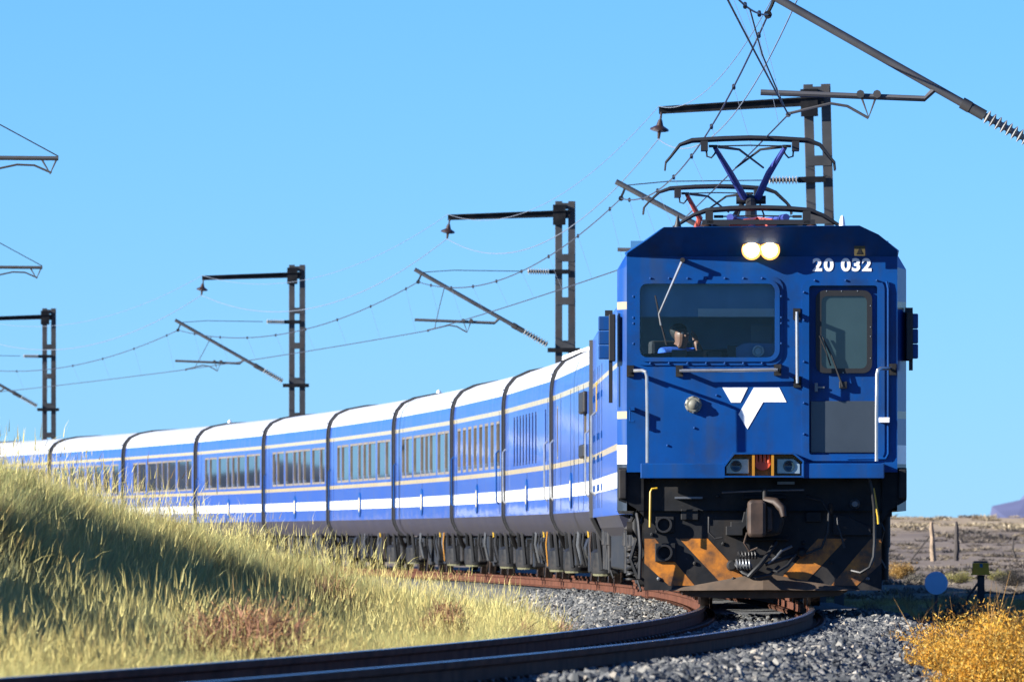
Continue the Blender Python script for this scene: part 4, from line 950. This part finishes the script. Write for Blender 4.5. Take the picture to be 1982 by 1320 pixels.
# second locomotive, mostly hidden behind the first
l2a = LOCO_Y + LOCO_L + .9; l2b = BND[0] - .35
loco2, L2 = vehicle('electric_locomotive', l2a, l2b)
tag(loco2, 'second blue locomotive, a sliver of its side showing behind the leading one', 'locomotive', 'locomotives')
s2 = MB()
rr = [shell_ring(y_, w_, 3.5) for y_, w_ in ((0, 1.42), (.3, 1.46), (L2-.3, 1.46), (L2, 1.42))]
n = len(rr[0]); s2.add([p for q in rr for p in q], [(k*n+i, k*n+(i+1) % n, (k+1)*n+(i+1) % n, (k+1)*n+i) for k in range(3) for i in range(n)] + [tuple(range(n-1, -1, -1)), tuple(3*n+i for i in range(n))])
s2.build('body_shell', M_loco2, loco2)
for y0 in (L2-1.0, L2-2.2, L2-4.6, L2-5.8, L2-8):
    d = MB().box(-1.464, -1.45, y0-.012, y0+.012, 1.12, 3.05).build('door_seam', M_end, loco2)
    for zz in (1.35, 1.75, 2.05, 2.6): MB().box(-1.475, -1.45, y0-.10, y0+.10, zz, zz+.09).build('hinge', M_front, d)
MB().box(-1.47, -1.455, L2-3.9, L2-3.5, 2.45, 2.85).build('yellow_plate', M_yellow, loco2)
MB().tube([(-1.46, L2-3.0, 1.3), (-1.52, L2-3.0, 1.35), (-1.52, L2-3.0, 2.4), (-1.46, L2-3.0, 2.45)], .018, 6).build('grab_rail', M_rail_, loco2, True)
for s in (-1, 1): MB().loft([[(s*1.46, y_, 1.0), (s*1.40, y_, .85), (s*1.28, y_, .72), (s*1.2, y_, .75), (s*1.35, y_, 1.0)] for y_ in (2.0, L2-3.2)]).build('skirt', M_skirt, loco2)
MB().tube([(-1.46, L2-.05, 3.5), (-1.46, L2-.05, 1.0), (-1.2, L2+.2, .5)], .05, 6).build('end_cable', M_end, loco2)
pantograph(loco2, 139.0 - l2a, 5.30, 4.60, -.25, M_redarm, flat=.62)
loco_bogie(loco2, 3.2); loco_bogie(loco2, L2-3.4)
MB().box(-1.3, 1.3, 5.6, L2-5.8, .3, 1.0).build('transformer_case', M_under, loco2, bevel=.03)

# ---------------------------------------------------------------- overhead line
ZC, ZM, ZF, ZE = 5.30, 6.38, 7.34, 7.92      # contact wire, messenger, feeder, earth wire at the supports
def insul(mb, p0, p1, r0, r1, n):
    p0, p1 = Vector(p0), Vector(p1); L = (p1-p0).length; prof = [(0, r0)]
    for i in range(n):
        a = L*(i+.15)/n; b = L*(i+.5)/n; c = L*(i+.85)/n
        prof += [(a, r0), (b, r1), (c, r0)]
    prof += [(L, r0)]
    return mb.lathe(p0, p1-p0, prof, 12)
def make_mast(full=True):
    m = empty('catenary_mast')
    for s in (-1, 1):
        MB().prism([(s*.22, -1.4), (s*.22, 8.18), (s*.07, 8.18), (s*.07, -1.4)], -.09, -.07).box(min(s*.22, s*.20), max(s*.22, s*.20), -.07, .09, -1.4, 8.18).box(min(s*.09, s*.07), max(s*.09, s*.07), -.07, .09, -1.4, 8.18).build('post', M_mast, m)
    z = .2
    while z < 8.2:
        MB().box(-.20, .20, -.10, -.085, z-.085, z+.085).build('batten_plate', M_mast, m)
        z += .96
    MB().box(-.20, .20, -.10, -.085, 8.0, 8.14).build('batten_plate', M_mast, m)
    MB().box(-.30, .30, -.25, .25, -1.45, -1.4).build('base_plate', M_mast, m)
    # feeder arm, its hanging disc insulator
    fa = MB().prism([(.1, 7.83), (.1, 7.97), (-2.62, 7.86), (-2.62, 7.75)], -.14, -.11).prism([(.1, 7.96), (.1, 7.985), (-2.62, 7.875), (-2.62, 7.85)], -.19, -.11).build('feeder_arm', M_black, m)
    MB().box(-.28, .0, -.16, -.092, 7.65, 8.1).build('arm_clamp', M_black, fa)
    di = MB().cyl((-2.58, -.15, 7.78), (-2.60, -.15, 7.64), .018, 8).lathe((-2.60, -.15, 7.66), (-.12, 0, -1), [(0,.03),(.05,.045),(.1,.06),(.15,.15),(.18,.16),(.2,.10),(.21,.03),(.32,.02)], 16).build('disc_insulator', M_porc, m, True)
    # cantilever with its stay and post insulators
    p = lambda t: (-.25 + (-3.36+.25)*t, -.12, 4.90 + (6.66-4.90)*t)
    MB().tube([p(.27), p(1.0)], .045, 10).build('cantilever_tube', M_tube, m, True)
    MB().cyl(p(.27), p(.22), .06, 10).cyl(p(.30), p(.27), .065, 10).build('tube_socket', M_mast, m, True)
    insul(MB(), p(.05), p(.22), .035, .085, 9).build('post_insulator', M_porcg, m, True)
    MB().box(-.40, .32, -.15, -.11, 4.82, 4.92).build('cantilever_bracket', M_black, m)
    MB().tube([p(.96), (-2.5, -.12, 6.64), (-.95, -.12, 6.62)], .009, 6).build('stay_wire', M_wire, m)
    insul(MB(), (-.85, -.12, 6.62), (-.36, -.12, 6.61), .03, .075, 9).build('stay_insulator', M_porcg, m, True)
    MB().box(-.36, .10, -.15, -.11, 6.56, 6.66).build('stay_bracket', M_black, m)
    sp_ = MB().tube([p(.95), (-3.24, -.12, 6.48), (-3.28, -.12, 6.40)], .02, 6).cyl((-3.28, -.15, 6.38), (-3.28, -.09, 6.38), .045, 8).build('messenger_clamp', M_black, m, True)
    # registration tube and steady arm
    q = p(.39)
    rt = MB().tube([q, (q[0]-.12, -.12, 5.47), (-3.36, -.12, 5.54)], .032, 8).build('registration_tube', M_tube, m, True)
    MB().tube([(-2.10, -.12, 5.52), (-2.19, -.12, 5.27), (-2.28, -.12, 5.52)], .014, 6).cyl((-2.10, -.17, 5.52), (-2.10, -.07, 5.52), .045, 8).cyl((-2.28, -.17, 5.52), (-2.28, -.07, 5.52), .045, 8).build('drop_bracket', M_mast, rt, True)
    MB().tube([(-2.19, -.12, 5.26), (-2.42, -.12, 5.39), (-2.6, -.12, 5.42), (-3.06, -.12, 5.31)], .016, 6).cyl((-3.06, -.16, 5.30), (-3.06, -.08, 5.30), .03, 8).build('steady_arm', M_tube, rt, True)
    return m
mast0 = make_mast()
spec = [(2072, 115.2, 0, 'steel overhead-line mast just past the right edge, its long arm slanting into view'), (1606, 175.2, -1.5, 'tall steel lattice mast rising behind the locomotive roof'),
        (1094, 236.5, 0, 'steel lattice mast standing behind the vans, left of the locomotive'), (575, 292.0, 0, 'steel lattice mast behind the middle coaches'), (95, 347.8, 0, 'leftmost steel lattice mast, small, behind the far coaches')]
MP = []
for i, (px, Y, lean, lab) in enumerate(spec):
    m = mast0 if i == 0 else copy_tree(mast0)
    X = (px-991)*Y/FPX; a = -math.atan(float(tslope(Y)))
    m.location = (X, Y, 0); m.rotation_euler = (0, R(lean), a*0.6)
    tag(m, lab, 'mast', 'overhead line masts'); MP.append((X, Y, a*0.6, R(lean)))
def msup(i, lx_, z):
    X, Y, a, l = MP[i]; v = Euler((0, l, a)).to_matrix() @ Vector((lx_, -.12, z)); return Vector((X, Y, 0)) + v
X = float(tx(66)) + 3.75; MP.insert(0, (X, 66.0, -math.atan(float(tslope(66)))*.6, 0))
X = float(tx(408)) + 3.75; MP.append((X, 408.0, .1, 0))
def span(a, b, sag, n=24):
    return [a.lerp(b, t) - Vector((0, 0, 4*sag*t*(1-t))) for t in [i/n for i in range(n+1)]]
def wire(name, lx_, z, sag, r, m, label):
    pts = []
    for i in range(len(MP)-1):
        s = span(msup(i, lx_, z), msup(i+1, lx_, z), sag); pts += s if not pts else s[1:]
    o = MB().tube(pts, r, 6).build(name, m); tag(o, label, 'wire', 'overhead wires'); return o, pts
cw, cpts = wire('contact_wire', -3.06, ZC, 0.03, .0095, M_wire, 'lowest overhead wire, the contact wire touching the raised pantographs')
mw, mpts = wire('messenger_wire', -3.28, ZM, 0.62, .0105, M_wire, 'sagging dark wire hung from the cantilever tips above the contact wire')
for i in range(0, len(mpts)):
    if i % 3 == 1:
        a, b = Vector(mpts[i]), Vector(cpts[i])
        MB().tube([a, (a+b)/2, b], .0032, 4).build('dropper', M_alu, mw)
    if i % 3 == 1: MB().cyl(Vector(mpts[i])-Vector((0,.03,.02)), Vector(mpts[i])+Vector((0,.03,.02)), .022, 6).build('dropper_clip', M_wire, mw)
for i in (20, 68, 92):
    a, b = Vector(mpts[i]), Vector(cpts[min(i+3, len(cpts)-1)])
    MB().tube([a, a.lerp(b, .4)+Vector((-.02,0,-.05)), b], .009, 5).build('jumper_wire', M_wire, mw)
wire('feeder_wire', -2.64, ZF, 0.95, .008, M_alu, 'pale sagging feeder wire hung from the disc insulators')
wire('earth_wire', -2.62, 7.88, 0.75, .0055, M_alu, 'thin pale wire strung along the tips of the top arms')
# masts of the neighbouring line, only their arm tips reach into the picture at the left edge
def side_arm(px, py, Y, label):
    m = empty('catenary_mast', wpt(px, py, Y)); m.location.z = 0
    zt = EYE + (HOR-py)*Y/FPX; k = 1.0
    for s in (-1, 1): MB().box(-4.1+s*.15-.075, -4.1+s*.15+.075, -.09, .09, -.6, zt+2.4).build('post', M_mast, m)
    MB().tube([(-4.0, 0, zt+.03), (0.0, 0, zt)], .032, 8).build('registration_tube', M_mast, m, True)
    MB().tube([(-.02, 0, zt), (-.12, 0, zt-.22), (-.25, 0, zt)], .016, 6).build('drop_bracket', M_mast, m, True)
    MB().tube([(-.1, 0, zt-.21), (-.35, 0, zt-.1), (-.6, 0, zt-.09), (-1.3, 0, zt-.24)], .016, 6).build('steady_arm', M_mast, m, True)
    MB().tube([(0, 0, zt+.03), (-4.0, 0, zt+2.2)], .009, 6).build('stay_wire', M_wire, m)
    for q in range(6): MB().box(-4.2, -4.0, -.1, -.091, .5+q*1.1, .66+q*1.1).build('batten_plate', M_mast, m)
    tag(m, label, 'mast', 'arms of the neighbouring line'); return m
side_arm(113, 307, 154, 'upper, larger mast arm reaching in from the left edge of the sky')
side_arm(82, 518, 216, 'lower, smaller mast arm reaching in from the left edge of the sky')

# ---------------------------------------------------------------- vegetation
def veg_mat(name, trans=0.25, rough=0.75):
    m = bpy.data.materials.new(name); m.use_nodes = True
    t = m.node_tree; b = t.nodes['Principled BSDF']; b.inputs['Roughness'].default_value = rough; b.inputs['Specular IOR Level'].default_value = 0.25
    a = t.nodes.new('ShaderNodeAttribute'); a.attribute_name = 'shade'
    n = t.nodes.new('ShaderNodeTexNoise'); n.inputs['Scale'].default_value = 4; tc = t.nodes.new('ShaderNodeTexCoord'); t.links.new(tc.outputs['Object'], n.inputs['Vector'])
    hs_ = t.nodes.new('ShaderNodeHueSaturation'); t.links.new(a.outputs['Color'], hs_.inputs['Color'])
    mr = t.nodes.new('ShaderNodeMapRange'); mr.inputs[3].default_value = .8*ALB; mr.inputs[4].default_value = 1.25*ALB; t.links.new(n.outputs['Fac'], mr.inputs[0]); t.links.new(mr.outputs[0], hs_.inputs['Value'])
    t.links.new(hs_.outputs[0], b.inputs['Base Color'])
    o = t.nodes['Material Output']; tl = t.nodes.new('ShaderNodeBsdfTranslucent'); t.links.new(hs_.outputs[0], tl.inputs[0])
    ms = t.nodes.new('ShaderNodeMixShader'); ms.inputs[0].default_value = trans
    t.links.new(b.outputs[0], ms.inputs[1]); t.links.new(tl.outputs[0], ms.inputs[2]); t.links.new(ms.outputs[0], o.inputs[0])
    return m
M_leaf = veg_mat('shrub_leaf'); M_twig = veg_mat('shrub_twig', 0.0, 0.9)
def strips(base, dirs, lens, width, bend, segs=3, cols=None):
    """curved tapering blades as one mesh: base Nx3, dirs Nx3 (unit), bend Nx3 added along the blade"""
    N = len(base); ts = np.linspace(0, 1, segs+1)
    side = np.cross(dirs, rng.normal(size=(N, 3))); side /= np.linalg.norm(side, axis=1, keepdims=True) + 1e-9
    V = []; C = []
    for t in ts:
        c = base + dirs*(lens*t)[:, None] + bend*((t**2)*lens)[:, None]
        wv = (width*(1 - t*0.92))[:, None]*side*.5
        V += [c - wv, c + wv]
        if cols is not None: C += [cols, cols]
    V = np.stack(V, 1)                        # N, 2(segs+1), 3
    k = 2*(segs+1); idx = (np.arange(N)*k)[:, None]
    F = np.concatenate([idx + np.array([2*i, 2*i+1, 2*i+3, 2*i+2]) for i in range(segs)], 0)
    return V.reshape(-1, 3), F, (np.stack(C, 1).reshape(-1, 3) if cols is not None else None)
def np_mesh(name, V, F, m, cols=None):
    me = bpy.data.meshes.new(name); me.vertices.add(len(V)); me.vertices.foreach_set('co', np.asarray(V, np.float32).ravel())
    k = F.shape[1]; me.loops.add(F.size); me.loops.foreach_set('vertex_index', F.astype(np.int32).ravel())
    me.polygons.add(len(F)); me.polygons.foreach_set('loop_start', np.arange(0, F.size, k, dtype=np.int32)); me.update(calc_edges=True)
    me.materials.append(m)
    shade_attr(me, cols if cols is not None else np.ones(len(V)))
    return me
M_grass = tint_mat('dry_grass', [(0, (0.22, 0.14, 0.05)), (0.2, (0.50, 0.43, 0.15)), (0.5, (0.64, 0.61, 0.24)), (0.78, (0.57, 0.57, 0.25)), (1, (0.34, 0.38, 0.18))], 0.65, 0.3, trans=0.3)
def tuft(n, spread, hmin, hmax, wid, lean, stem=0):
    b = np.zeros((n, 3)); a = rng.uniform(0, 6.28, n); r = spread*np.sqrt(rng.uniform(0, 1, n)); b[:, 0] = r*np.cos(a); b[:, 1] = r*np.sin(a); b[:, 2] = -.05
    d = np.stack([np.cos(a)*lean*rng.uniform(0, 1.2, n) + rng.normal(0, .12, n) + .08, np.sin(a)*lean*rng.uniform(0, 1.2, n) + rng.normal(0, .12, n), np.ones(n)], 1); d /= np.linalg.norm(d, axis=1, keepdims=True)
    L = rng.uniform(hmin, hmax, n); bend = rng.normal(0, .22, (n, 3)); bend[:, 2] = -np.abs(rng.normal(0, .12, n)); bend[:, 0] += .1
    c = rng.uniform(.55, 1.25, n)[:, None]*np.array([1, 1, 1]) * (1 + rng.normal(0, .08, (n, 3)))
    V, F, C = strips(b, d, L, np.full(n, wid)*rng.uniform(.6, 1.3, n), bend, 3, c)
    if stem:
        b2 = b[:stem]; L2_ = rng.uniform(hmax*1.1, hmax*1.7, stem); c2 = np.ones((stem, 3))*np.array([1.15, 1.05, .95])
        V2, F2, C2 = strips(b2, d[:stem], L2_, np.full(stem, wid*.6), bend[:stem]*.6, 3, c2)
        tip = b2 + d[:stem]*(L2_*.86)[:, None] + bend[:stem]*.6*(.75*L2_)[:, None]
        V3, F3, C3 = strips(tip, d[:stem], L2_*.2, np.full(stem, wid*1.7), bend[:stem]*.8, 2, c2*1.1)
        F = np.concatenate([F, F2+len(V), F3+len(V)+len(V2)]); V = np.concatenate([V, V2, V3]); C = np.concatenate([C, C2, C3])
    return np_mesh('tuft', V, F, M_grass, np.clip(C, 0, 3))
tufts = [tuft(105, .12, .08, .26, .0034, .5) for _ in range(4)] + [tuft(85, .11, .10, .30, .0032, .4, 3) for _ in range(3)] + [tuft(80, .15, .06, .18, .0038, .8) for _ in range(3)] + [tuft(50, .10, .12, .34, .0032, .35, 7)]
def grass_pts(n, y0, y1):
    Y = rng.uniform(y0, y1, n); X = rng.uniform(-1500, 1300, n); X = X*Y/FPX
    d = X - tx(Y); edge = np.interp(Y, [50, 72, 86, 100, 125, 175], [-.95, -1.0, -1.35, -2.0, -2.2, -2.3]) + .25*wav(X, Y, 1.3, 31)
    k = d < edge; X, Y, d, edge = X[k], Y[k], d[k], edge[k]
    for ex, ey, er in ((-1.75, 70, .5), (-2.78, 66, .2)):
        k = (X-ex)**2 + ((Y-ey)*.55)**2 > er**2; X, Y, d, edge = X[k], Y[k], d[k], edge[k] if len(edge) == len(k) else edge
    patch = wav(X, Y, .8, 33); k = rng.uniform(0, 1, len(X)) < np.clip(.85 + .5*patch, .35, 1); X, Y, d, patch = X[k], Y[k], d[k], patch[k]
    Z = np.maximum(ground_h(X, Y), np.where(d > -2.35, bed_h(d, Y), -9))
    s = rng.uniform(.65, 1.3, len(X)) * (1 + .28*wav(X, Y, .5, 35))
    s *= np.where(d > -2.6, .7, 1.0)
    S = np.stack([s*rng.uniform(.9, 1.2, len(s)), s*rng.uniform(.9, 1.2, len(s)), s], 1)
    Rz = np.stack([rng.normal(0, .08, len(s)), rng.normal(.06, .08, len(s)), rng.uniform(0, 6.28, len(s))], 1)
    T = np.clip(.41 + .34*wav(X, Y, .6, 37) + .12*wav(X, Y, 2.1, 39) + rng.normal(0, .14, len(s)), 0, 1)
    return np.stack([X, Y, Z], 1), S, Rz, T
G = [grass_pts(42000, 50, 92), grass_pts(32000, 92, 128), grass_pts(12000, 128, 178)]
scatter('dry_grass', np.concatenate([g[0] for g in G]), np.concatenate([g[1] for g in G]), np.concatenate([g[2] for g in G]), np.concatenate([g[3] for g in G]), tufts, 'yellow-green dry grass covering the bank inside the curve')

def shrub(name, loc, w_, h_, seed, leafc, twigc, label, cat='shrub', group=None, nleaf=2600, ntwig=160, leaf=.03, clumps=26, dens=.16, stalk=True):
    global rng
    keep = rng; rng = np.random.default_rng(seed)
    o = empty(name, loc); tag(o, label, cat, group)
    N = ntwig; a = rng.uniform(0, 6.28, N); r = np.sqrt(rng.uniform(0, 1, N))
    tip = np.stack([r*np.cos(a)*w_*.5, r*np.sin(a)*w_*.5, h_*np.sqrt(np.clip(1 - (r*.85)**2, 0, 1))*rng.uniform(.4, .86, N)], 1)
    base = np.stack([rng.normal(0, w_*.05, N), rng.normal(0, w_*.05, N), np.full(N, -.05)], 1)
    dv = tip - base; L = np.linalg.norm(dv, axis=1); dv /= L[:, None]
    c = np.array(twigc)[None]*rng.uniform(.6, 1.3, (N, 1))
    V, F, C = strips(base, dv, L, np.full(N, .014)*max(.6, h_), rng.normal(0, .09, (N, 3)), 4, c)
    # side twigs
    M = N*4; i = rng.integers(0, N, M); t = rng.uniform(.35, .95, M); b2 = base[i] + dv[i]*(L[i]*t)[:, None]
    d2 = dv[i] + rng.normal(0, .7, (M, 3)); d2 /= np.linalg.norm(d2, axis=1, keepdims=True)
    V2, F2, C2 = strips(b2, d2, L[i]*rng.uniform(.12, .35, M), np.full(M, .008), rng.normal(0, .3, (M, 3)), 2, c[i])
    link('stems', np_mesh('stems', np.concatenate([V, V2]), np.concatenate([F, F2+len(V)]), M_twig, np.concatenate([C, C2])), o)
    if nleaf:
        cc = tip[rng.integers(0, N, clumps)]*rng.uniform(.6, 1.0, (clumps, 1)); cs = rng.uniform(.7, 1.25, clumps)
        j = rng.integers(0, clumps, nleaf); P = cc[j] + rng.normal(0, dens*w_*.55, (nleaf, 3))*np.array([1, 1, .8]); P[:, 2] = np.where(P[:, 2] > h_*1.03, h_*rng.uniform(.5, 1.02, nleaf), np.maximum(P[:, 2], .02))
        d3 = rng.normal(0, 1, (nleaf, 3)) + np.array([0, 0, .8]); d3 /= np.linalg.norm(d3, axis=1, keepdims=True)
        pal = np.array(leafc); c3 = pal[rng.integers(0, len(pal), nleaf)]*(cs[j]*rng.uniform(.7, 1.25, nleaf))[:, None]
        V3, F3, C3 = strips(P, d3, leaf*rng.uniform(.7, 1.6, nleaf), np.full(nleaf, leaf*.5), rng.normal(0, .3, (nleaf, 3)), 1, c3)
        link('foliage', np_mesh('foliage', V3, F3, M_leaf, C3), o)
    rng = keep
    return o
GOLD = [(.72, .36, .035), (.8, .45, .07), (.56, .26, .025), (.72, .5, .12)]; OLIVE = [(.34, .3, .07), (.42, .38, .11), (.22, .22, .07)]; GREY = [(.19, .18, .14), (.26, .24, .18), (.13, .125, .1)]; DARK = [(.045, .05, .045), (.075, .07, .06)]
def at_px(px, Y, dz=0.0):
    X = (px-991)*Y/FPX; return (X, Y, float(ground_h(X, Y)) + dz)
def h_to(py, loc): return EYE + (HOR-py)*loc[1]/FPX - loc[2]
for k, (px, Y, top_, w_, lab) in enumerate(((1800, 86, 1128, .95, 'golden shrub nearest the ballast at the lower right'), (1874, 82, 1096, 1.1, 'tallest golden shrub, middle of the clump at the lower right'), (1955, 82, 1082, 1.1, 'golden shrub at the right edge below the yellow post box'), (1905, 72, 1150, .95, 'low golden shrub in front of the clump at the lower right'), (1975, 74, 1130, .8, 'golden shrub at the right edge in front of the clump'), (1836, 77, 1172, .7, 'small golden shrub at the front left of the clump'))):
    L_ = at_px(px, Y); shrub('golden_shrub', L_, w_, h_to(top_, L_), 60+k, GOLD, (.3, .17, .05), lab, group='golden shrubs', nleaf=42000, leaf=.02, clumps=170, dens=.15)
for k, (px, Y, top_, w_, lab) in enumerate(((1945, 46, 1258, .42, 'blurred olive bush in the lower right corner, close to the camera'), (1880, 50, 1290, .3, 'small blurred olive bush left of the corner bush at the lower right'))):
    L_ = at_px(px, Y); shrub('olive_bush', L_, w_, h_to(top_, L_), 70+k, [(.34, .33, .10), (.26, .28, .08), (.42, .36, .12)], (.2, .16, .07), lab, group='olive bushes', nleaf=5200, leaf=.024, clumps=40, dens=.17)
L_ = at_px(1740, 262); shrub('golden_shrub', L_, .8, h_to(1082, L_), 80, [(.5, .3, .08), (.55, .36, .13), (.4, .22, .05)], (.3, .2, .08), 'far golden shrub left of the blue disc', group='golden shrubs', nleaf=3500, leaf=.03, clumps=26)
for k, (px, Y, top_, w_, c_, lab) in enumerate(((1712, 236, 1112, .6, GREY, 'grey scrub bush at the foot of the far golden shrub'), (1766, 240, 1106, .55, GREY, 'grey scrub bush between the far golden shrub and the blue disc'), (1850, 150, 1128, .45, GREY, 'grey scrub bush right of the blue disc'), (1856, 250, 1102, .65, OLIVE, 'yellow-olive bush between the blue disc and the yellow box'), (1934, 255, 1100, .6, OLIVE, 'yellow-olive bush just right of the yellow box'), (1960, 236, 1090, .75, DARK, 'dark twiggy bush right of the yellow box'), (1680, 135, 1150, .5, GREY, 'grey scrub bush beside the locomotive plough'), (1800, 132, 1150, .6, GREY, 'low grey bush in front of the blue disc'), (1905, 140, 1150, .5, GREY, 'low grey bush in front of the yellow box'))):
    L_ = at_px(px, Y); shrub('scrub_bush', L_, w_, h_to(top_, L_), 90+k, c_, (.1, .085, .07), lab, group='scrub bushes by the line', nleaf=2600, leaf=.022, clumps=22, dens=.18)
RED = [(.44, .21, .07), (.34, .19, .08), (.56, .33, .14)]
for k, (px, Y, top_, w_, lab) in enumerate(((475, 70, 1140, 1.05, 'reddish-brown dry tangled bush in the grass near the rail'), (128, 66, 1248, .3, 'small reddish-brown dry bush at the lower left'), (1090, 92, 1178, .38, 'green and brown weed where the grass meets the ballast'), (862, 90, 1140, .42, 'rust-coloured seeding weed in the grass below the coach bogies'), (640, 98, 1092, .55, 'brown straggly weed on the bank below the middle coaches'), (1010, 86, 1172, .3, 'low green weed in the grass left of the ballast'), (300, 78, 1190, .4, 'brown tangled weed in the shaded hollow of the bank'))):
    L_ = at_px(px, Y)
    shrub('dry_bush', L_, w_, h_to(top_, L_), 110+k, RED if k < 2 or k == 3 else [(.16, .2, .05), (.24, .24, .08), (.28, .16, .06)], (.38, .2, .12), lab, group='dry bushes in the grass', nleaf=2600, ntwig=560, leaf=.02, clumps=40, dens=.16)

# far veld scrub: uncountable low bushes
blob = []
for k in range(4):
    N = 90; a = rng.uniform(0, 6.28, N); r = np.sqrt(rng.uniform(0, 1, N)); b = np.stack([r*np.cos(a)*.4, r*np.sin(a)*.4, rng.uniform(-.05, .25, N)], 1)
    d = b*np.array([1, 1, 2]) + np.array([0, 0, .5]); d /= np.linalg.norm(d, axis=1, keepdims=True)
    V, F, C = strips(b, d, rng.uniform(.15, .4, N), np.full(N, .07), rng.normal(0, .2, (N, 3)), 2, np.ones((N, 3))*rng.uniform(.6, 1.3, (N, 1)))
    blob.append(V is not None and (V, F, C))
M_scrub = tint_mat('veld_scrub', [(0, (0.08, 0.075, 0.07)), (0.4, (0.19, 0.16, 0.135)), (0.75, (0.38, 0.31, 0.21)), (1, (0.48, 0.4, 0.27))], 0.9, 0.1, trans=0.15)
sm = [np_mesh('scrub', V, F, M_scrub, C) for V, F, C in blob]
n = 1000; Y = np.concatenate([rng.uniform(195, 420, 420), rng.uniform(420, 900, n-420)]); X = (rng.uniform(1560, 2500, n)-991)*Y/FPX
T = np.clip(np.where(Y > 560, .8, .38) + rng.normal(0, .2, n), 0, 1)
s = rng.uniform(.2, .8, n)*np.where(Y > 450, 1.1, .7)
keep_ = ~((Y > 690) & (rng.uniform(0, 1, n) < .5)); X, Y, T, s = X[keep_], Y[keep_], T[keep_], s[keep_]; n = len(X)
scatter('veld_scrub', np.stack([X, Y, ground_h(X, Y)-.02], 1), np.stack([s*2.2, s*2.2, s*.6], 1), np.stack([np.zeros(n), np.zeros(n), rng.uniform(0, 6.28, n)], 1), T, sm, 'scattered dry scrub on the far veld')
# shaded tufts beside the ballast on the outer side
n = 5200; Y = rng.uniform(70, 200, n); X = (rng.uniform(1560, 2350, n)-991)*Y/FPX; d = X - tx(Y); k = d > TOE_R+.1; X, Y = X[k], Y[k]; n = len(X); s = rng.uniform(.5, 1.1, n)
scatter('verge_grass', np.stack([X, Y, ground_h(X, Y)], 1), np.stack([s, s, s*.8], 1), np.stack([np.zeros(n), np.zeros(n), rng.uniform(0, 6.28, n)], 1), np.clip(rng.normal(.12, .10, n), 0, .5), tufts, 'dry grass and weeds on the outer verge')

# ---------------------------------------------------------------- lineside things on the right
M_post = mat('weathered_post', (0.34, 0.25, 0.17), 0.9, var=0.4, scale=3, detail=8, dirt=(0.12, 0.09, 0.07), dirt_amt=.7, dscale=2)
M_post2 = mat('dark_post', (0.06, 0.05, 0.045), 0.9, var=0.3, scale=3)
for px, Y, top_, r, m_, lab in ((1805, 350, 1009, .085, M_post, 'pale crooked wooden fence post on the veld'), (1850, 353, 1009, .085, M_post2, 'dark crooked fence post right of the pale one'), (1962, 350, 1040, .035, M_post2, 'thin fence post near the right edge'), (1714, 350, 1048, .035, M_post2, 'thin fence post close to the locomotive')):
    L_ = at_px(px, Y); h = h_to(top_, L_); g = random.Random(px)
    pts = [(g.uniform(-.05, .05), g.uniform(-.03, .03), -.3 + (h+.3)*t) for t in (0, .25, .45, .65, .85, 1)]
    o = MB().tube(pts, [r*1.1, r*1.15, r*1.1, r*.9, r*.85, r*.5], 8).build('fence_post', m_, None, True); o.location = L_
    tag(o, lab, 'fence post', 'fence posts')
A_, B_ = at_px(1714, 350), at_px(1962, 350)
for k, zz in enumerate((.35, .7, 1.0)):
    o = MB().tube([(A_[0]-6, 350, A_[2]+zz), ((A_[0]+B_[0])/2, 350, A_[2]+zz-.03), (B_[0]+8, 350, B_[2]+zz)], .006, 4).build('fence_wire', M_wire); tag(o, ('lowest', 'middle', 'top')[k] + ' strand of the veld fence wire', 'fence wire', 'fence wires')
br = at_px(1757, 352)
o = MB().tube([(br[0], 352, br[2]-.1), (br[0]+.75, 352, br[2]+.85)], .03, 6).build('fence_brace', M_post2); tag(o, 'leaning brace pole left of the pale fence post', 'brace pole')
# round sign on a short post
L_ = at_px(1812, 165); s = 165/FPX
sg = empty('round_sign', L_); zc_ = EYE + (HOR-1128)*s - L_[2]
MB().lathe((0, 0, zc_), (0, -1, 0), [(0, .18), (.012, .18), (.016, .172), (.016, .001)], 32).build('disc', mat('disc_blue', (0.42, 0.72, 0.98), 0.5, var=0.08), sg)  # one even blue over the whole disc
MB().box(-.025, .025, .01, .05, -.2, zc_+.1).build('post', M_mast, sg)
tag(sg, 'round blue disc sign low in the scrub', 'sign')
# yellow trackside box on a post
L_ = at_px(1898, 168); s = 168/FPX
bx_ = empty('trackside_box', L_); zt, zb = EYE + (HOR-1089)*s - L_[2], EYE + (HOR-1111)*s - L_[2]
M_olive = mat('dull_yellow_paint', (0.95, 0.40, 0.0), 0.5, var=0.15)
MB().loft([[(-.135, -.1, zb), (.135, -.1, zb), (.135, .1, zb), (-.135, .1, zb)], [(-.125, -.1, zt), (.125, -.1, zt), (.125, .1, zt), (-.125, .1, zt)]]).build('case', M_olive, bx_, bevel=.008)
MB().box(-.15, .15, -.115, .115, zb-.012, zb+.012).build('flange', M_olive, bx_); MB().box(-.11, .11, -.09, .09, zt+.002, zt+.03).build('lid', M_mast, bx_, bevel=.006)
MB().box(-.018, .03, -.104, -.101, zt-.07, zt-.01).build('label_plate', M_paper, bx_)
MB().box(-.05, .06, -.05, .05, -.3, zb-.014).build('post', M_post2, bx_)
MB().tube([(-.03, -.06, zb-.12), (-.2, -.06, zb-.36), (-.32, -.06, -.1)], .02, 6).build('brace', M_post2, bx_)
tag(bx_, 'yellow box on a post with a slanting brace beside the scrub', 'trackside box')
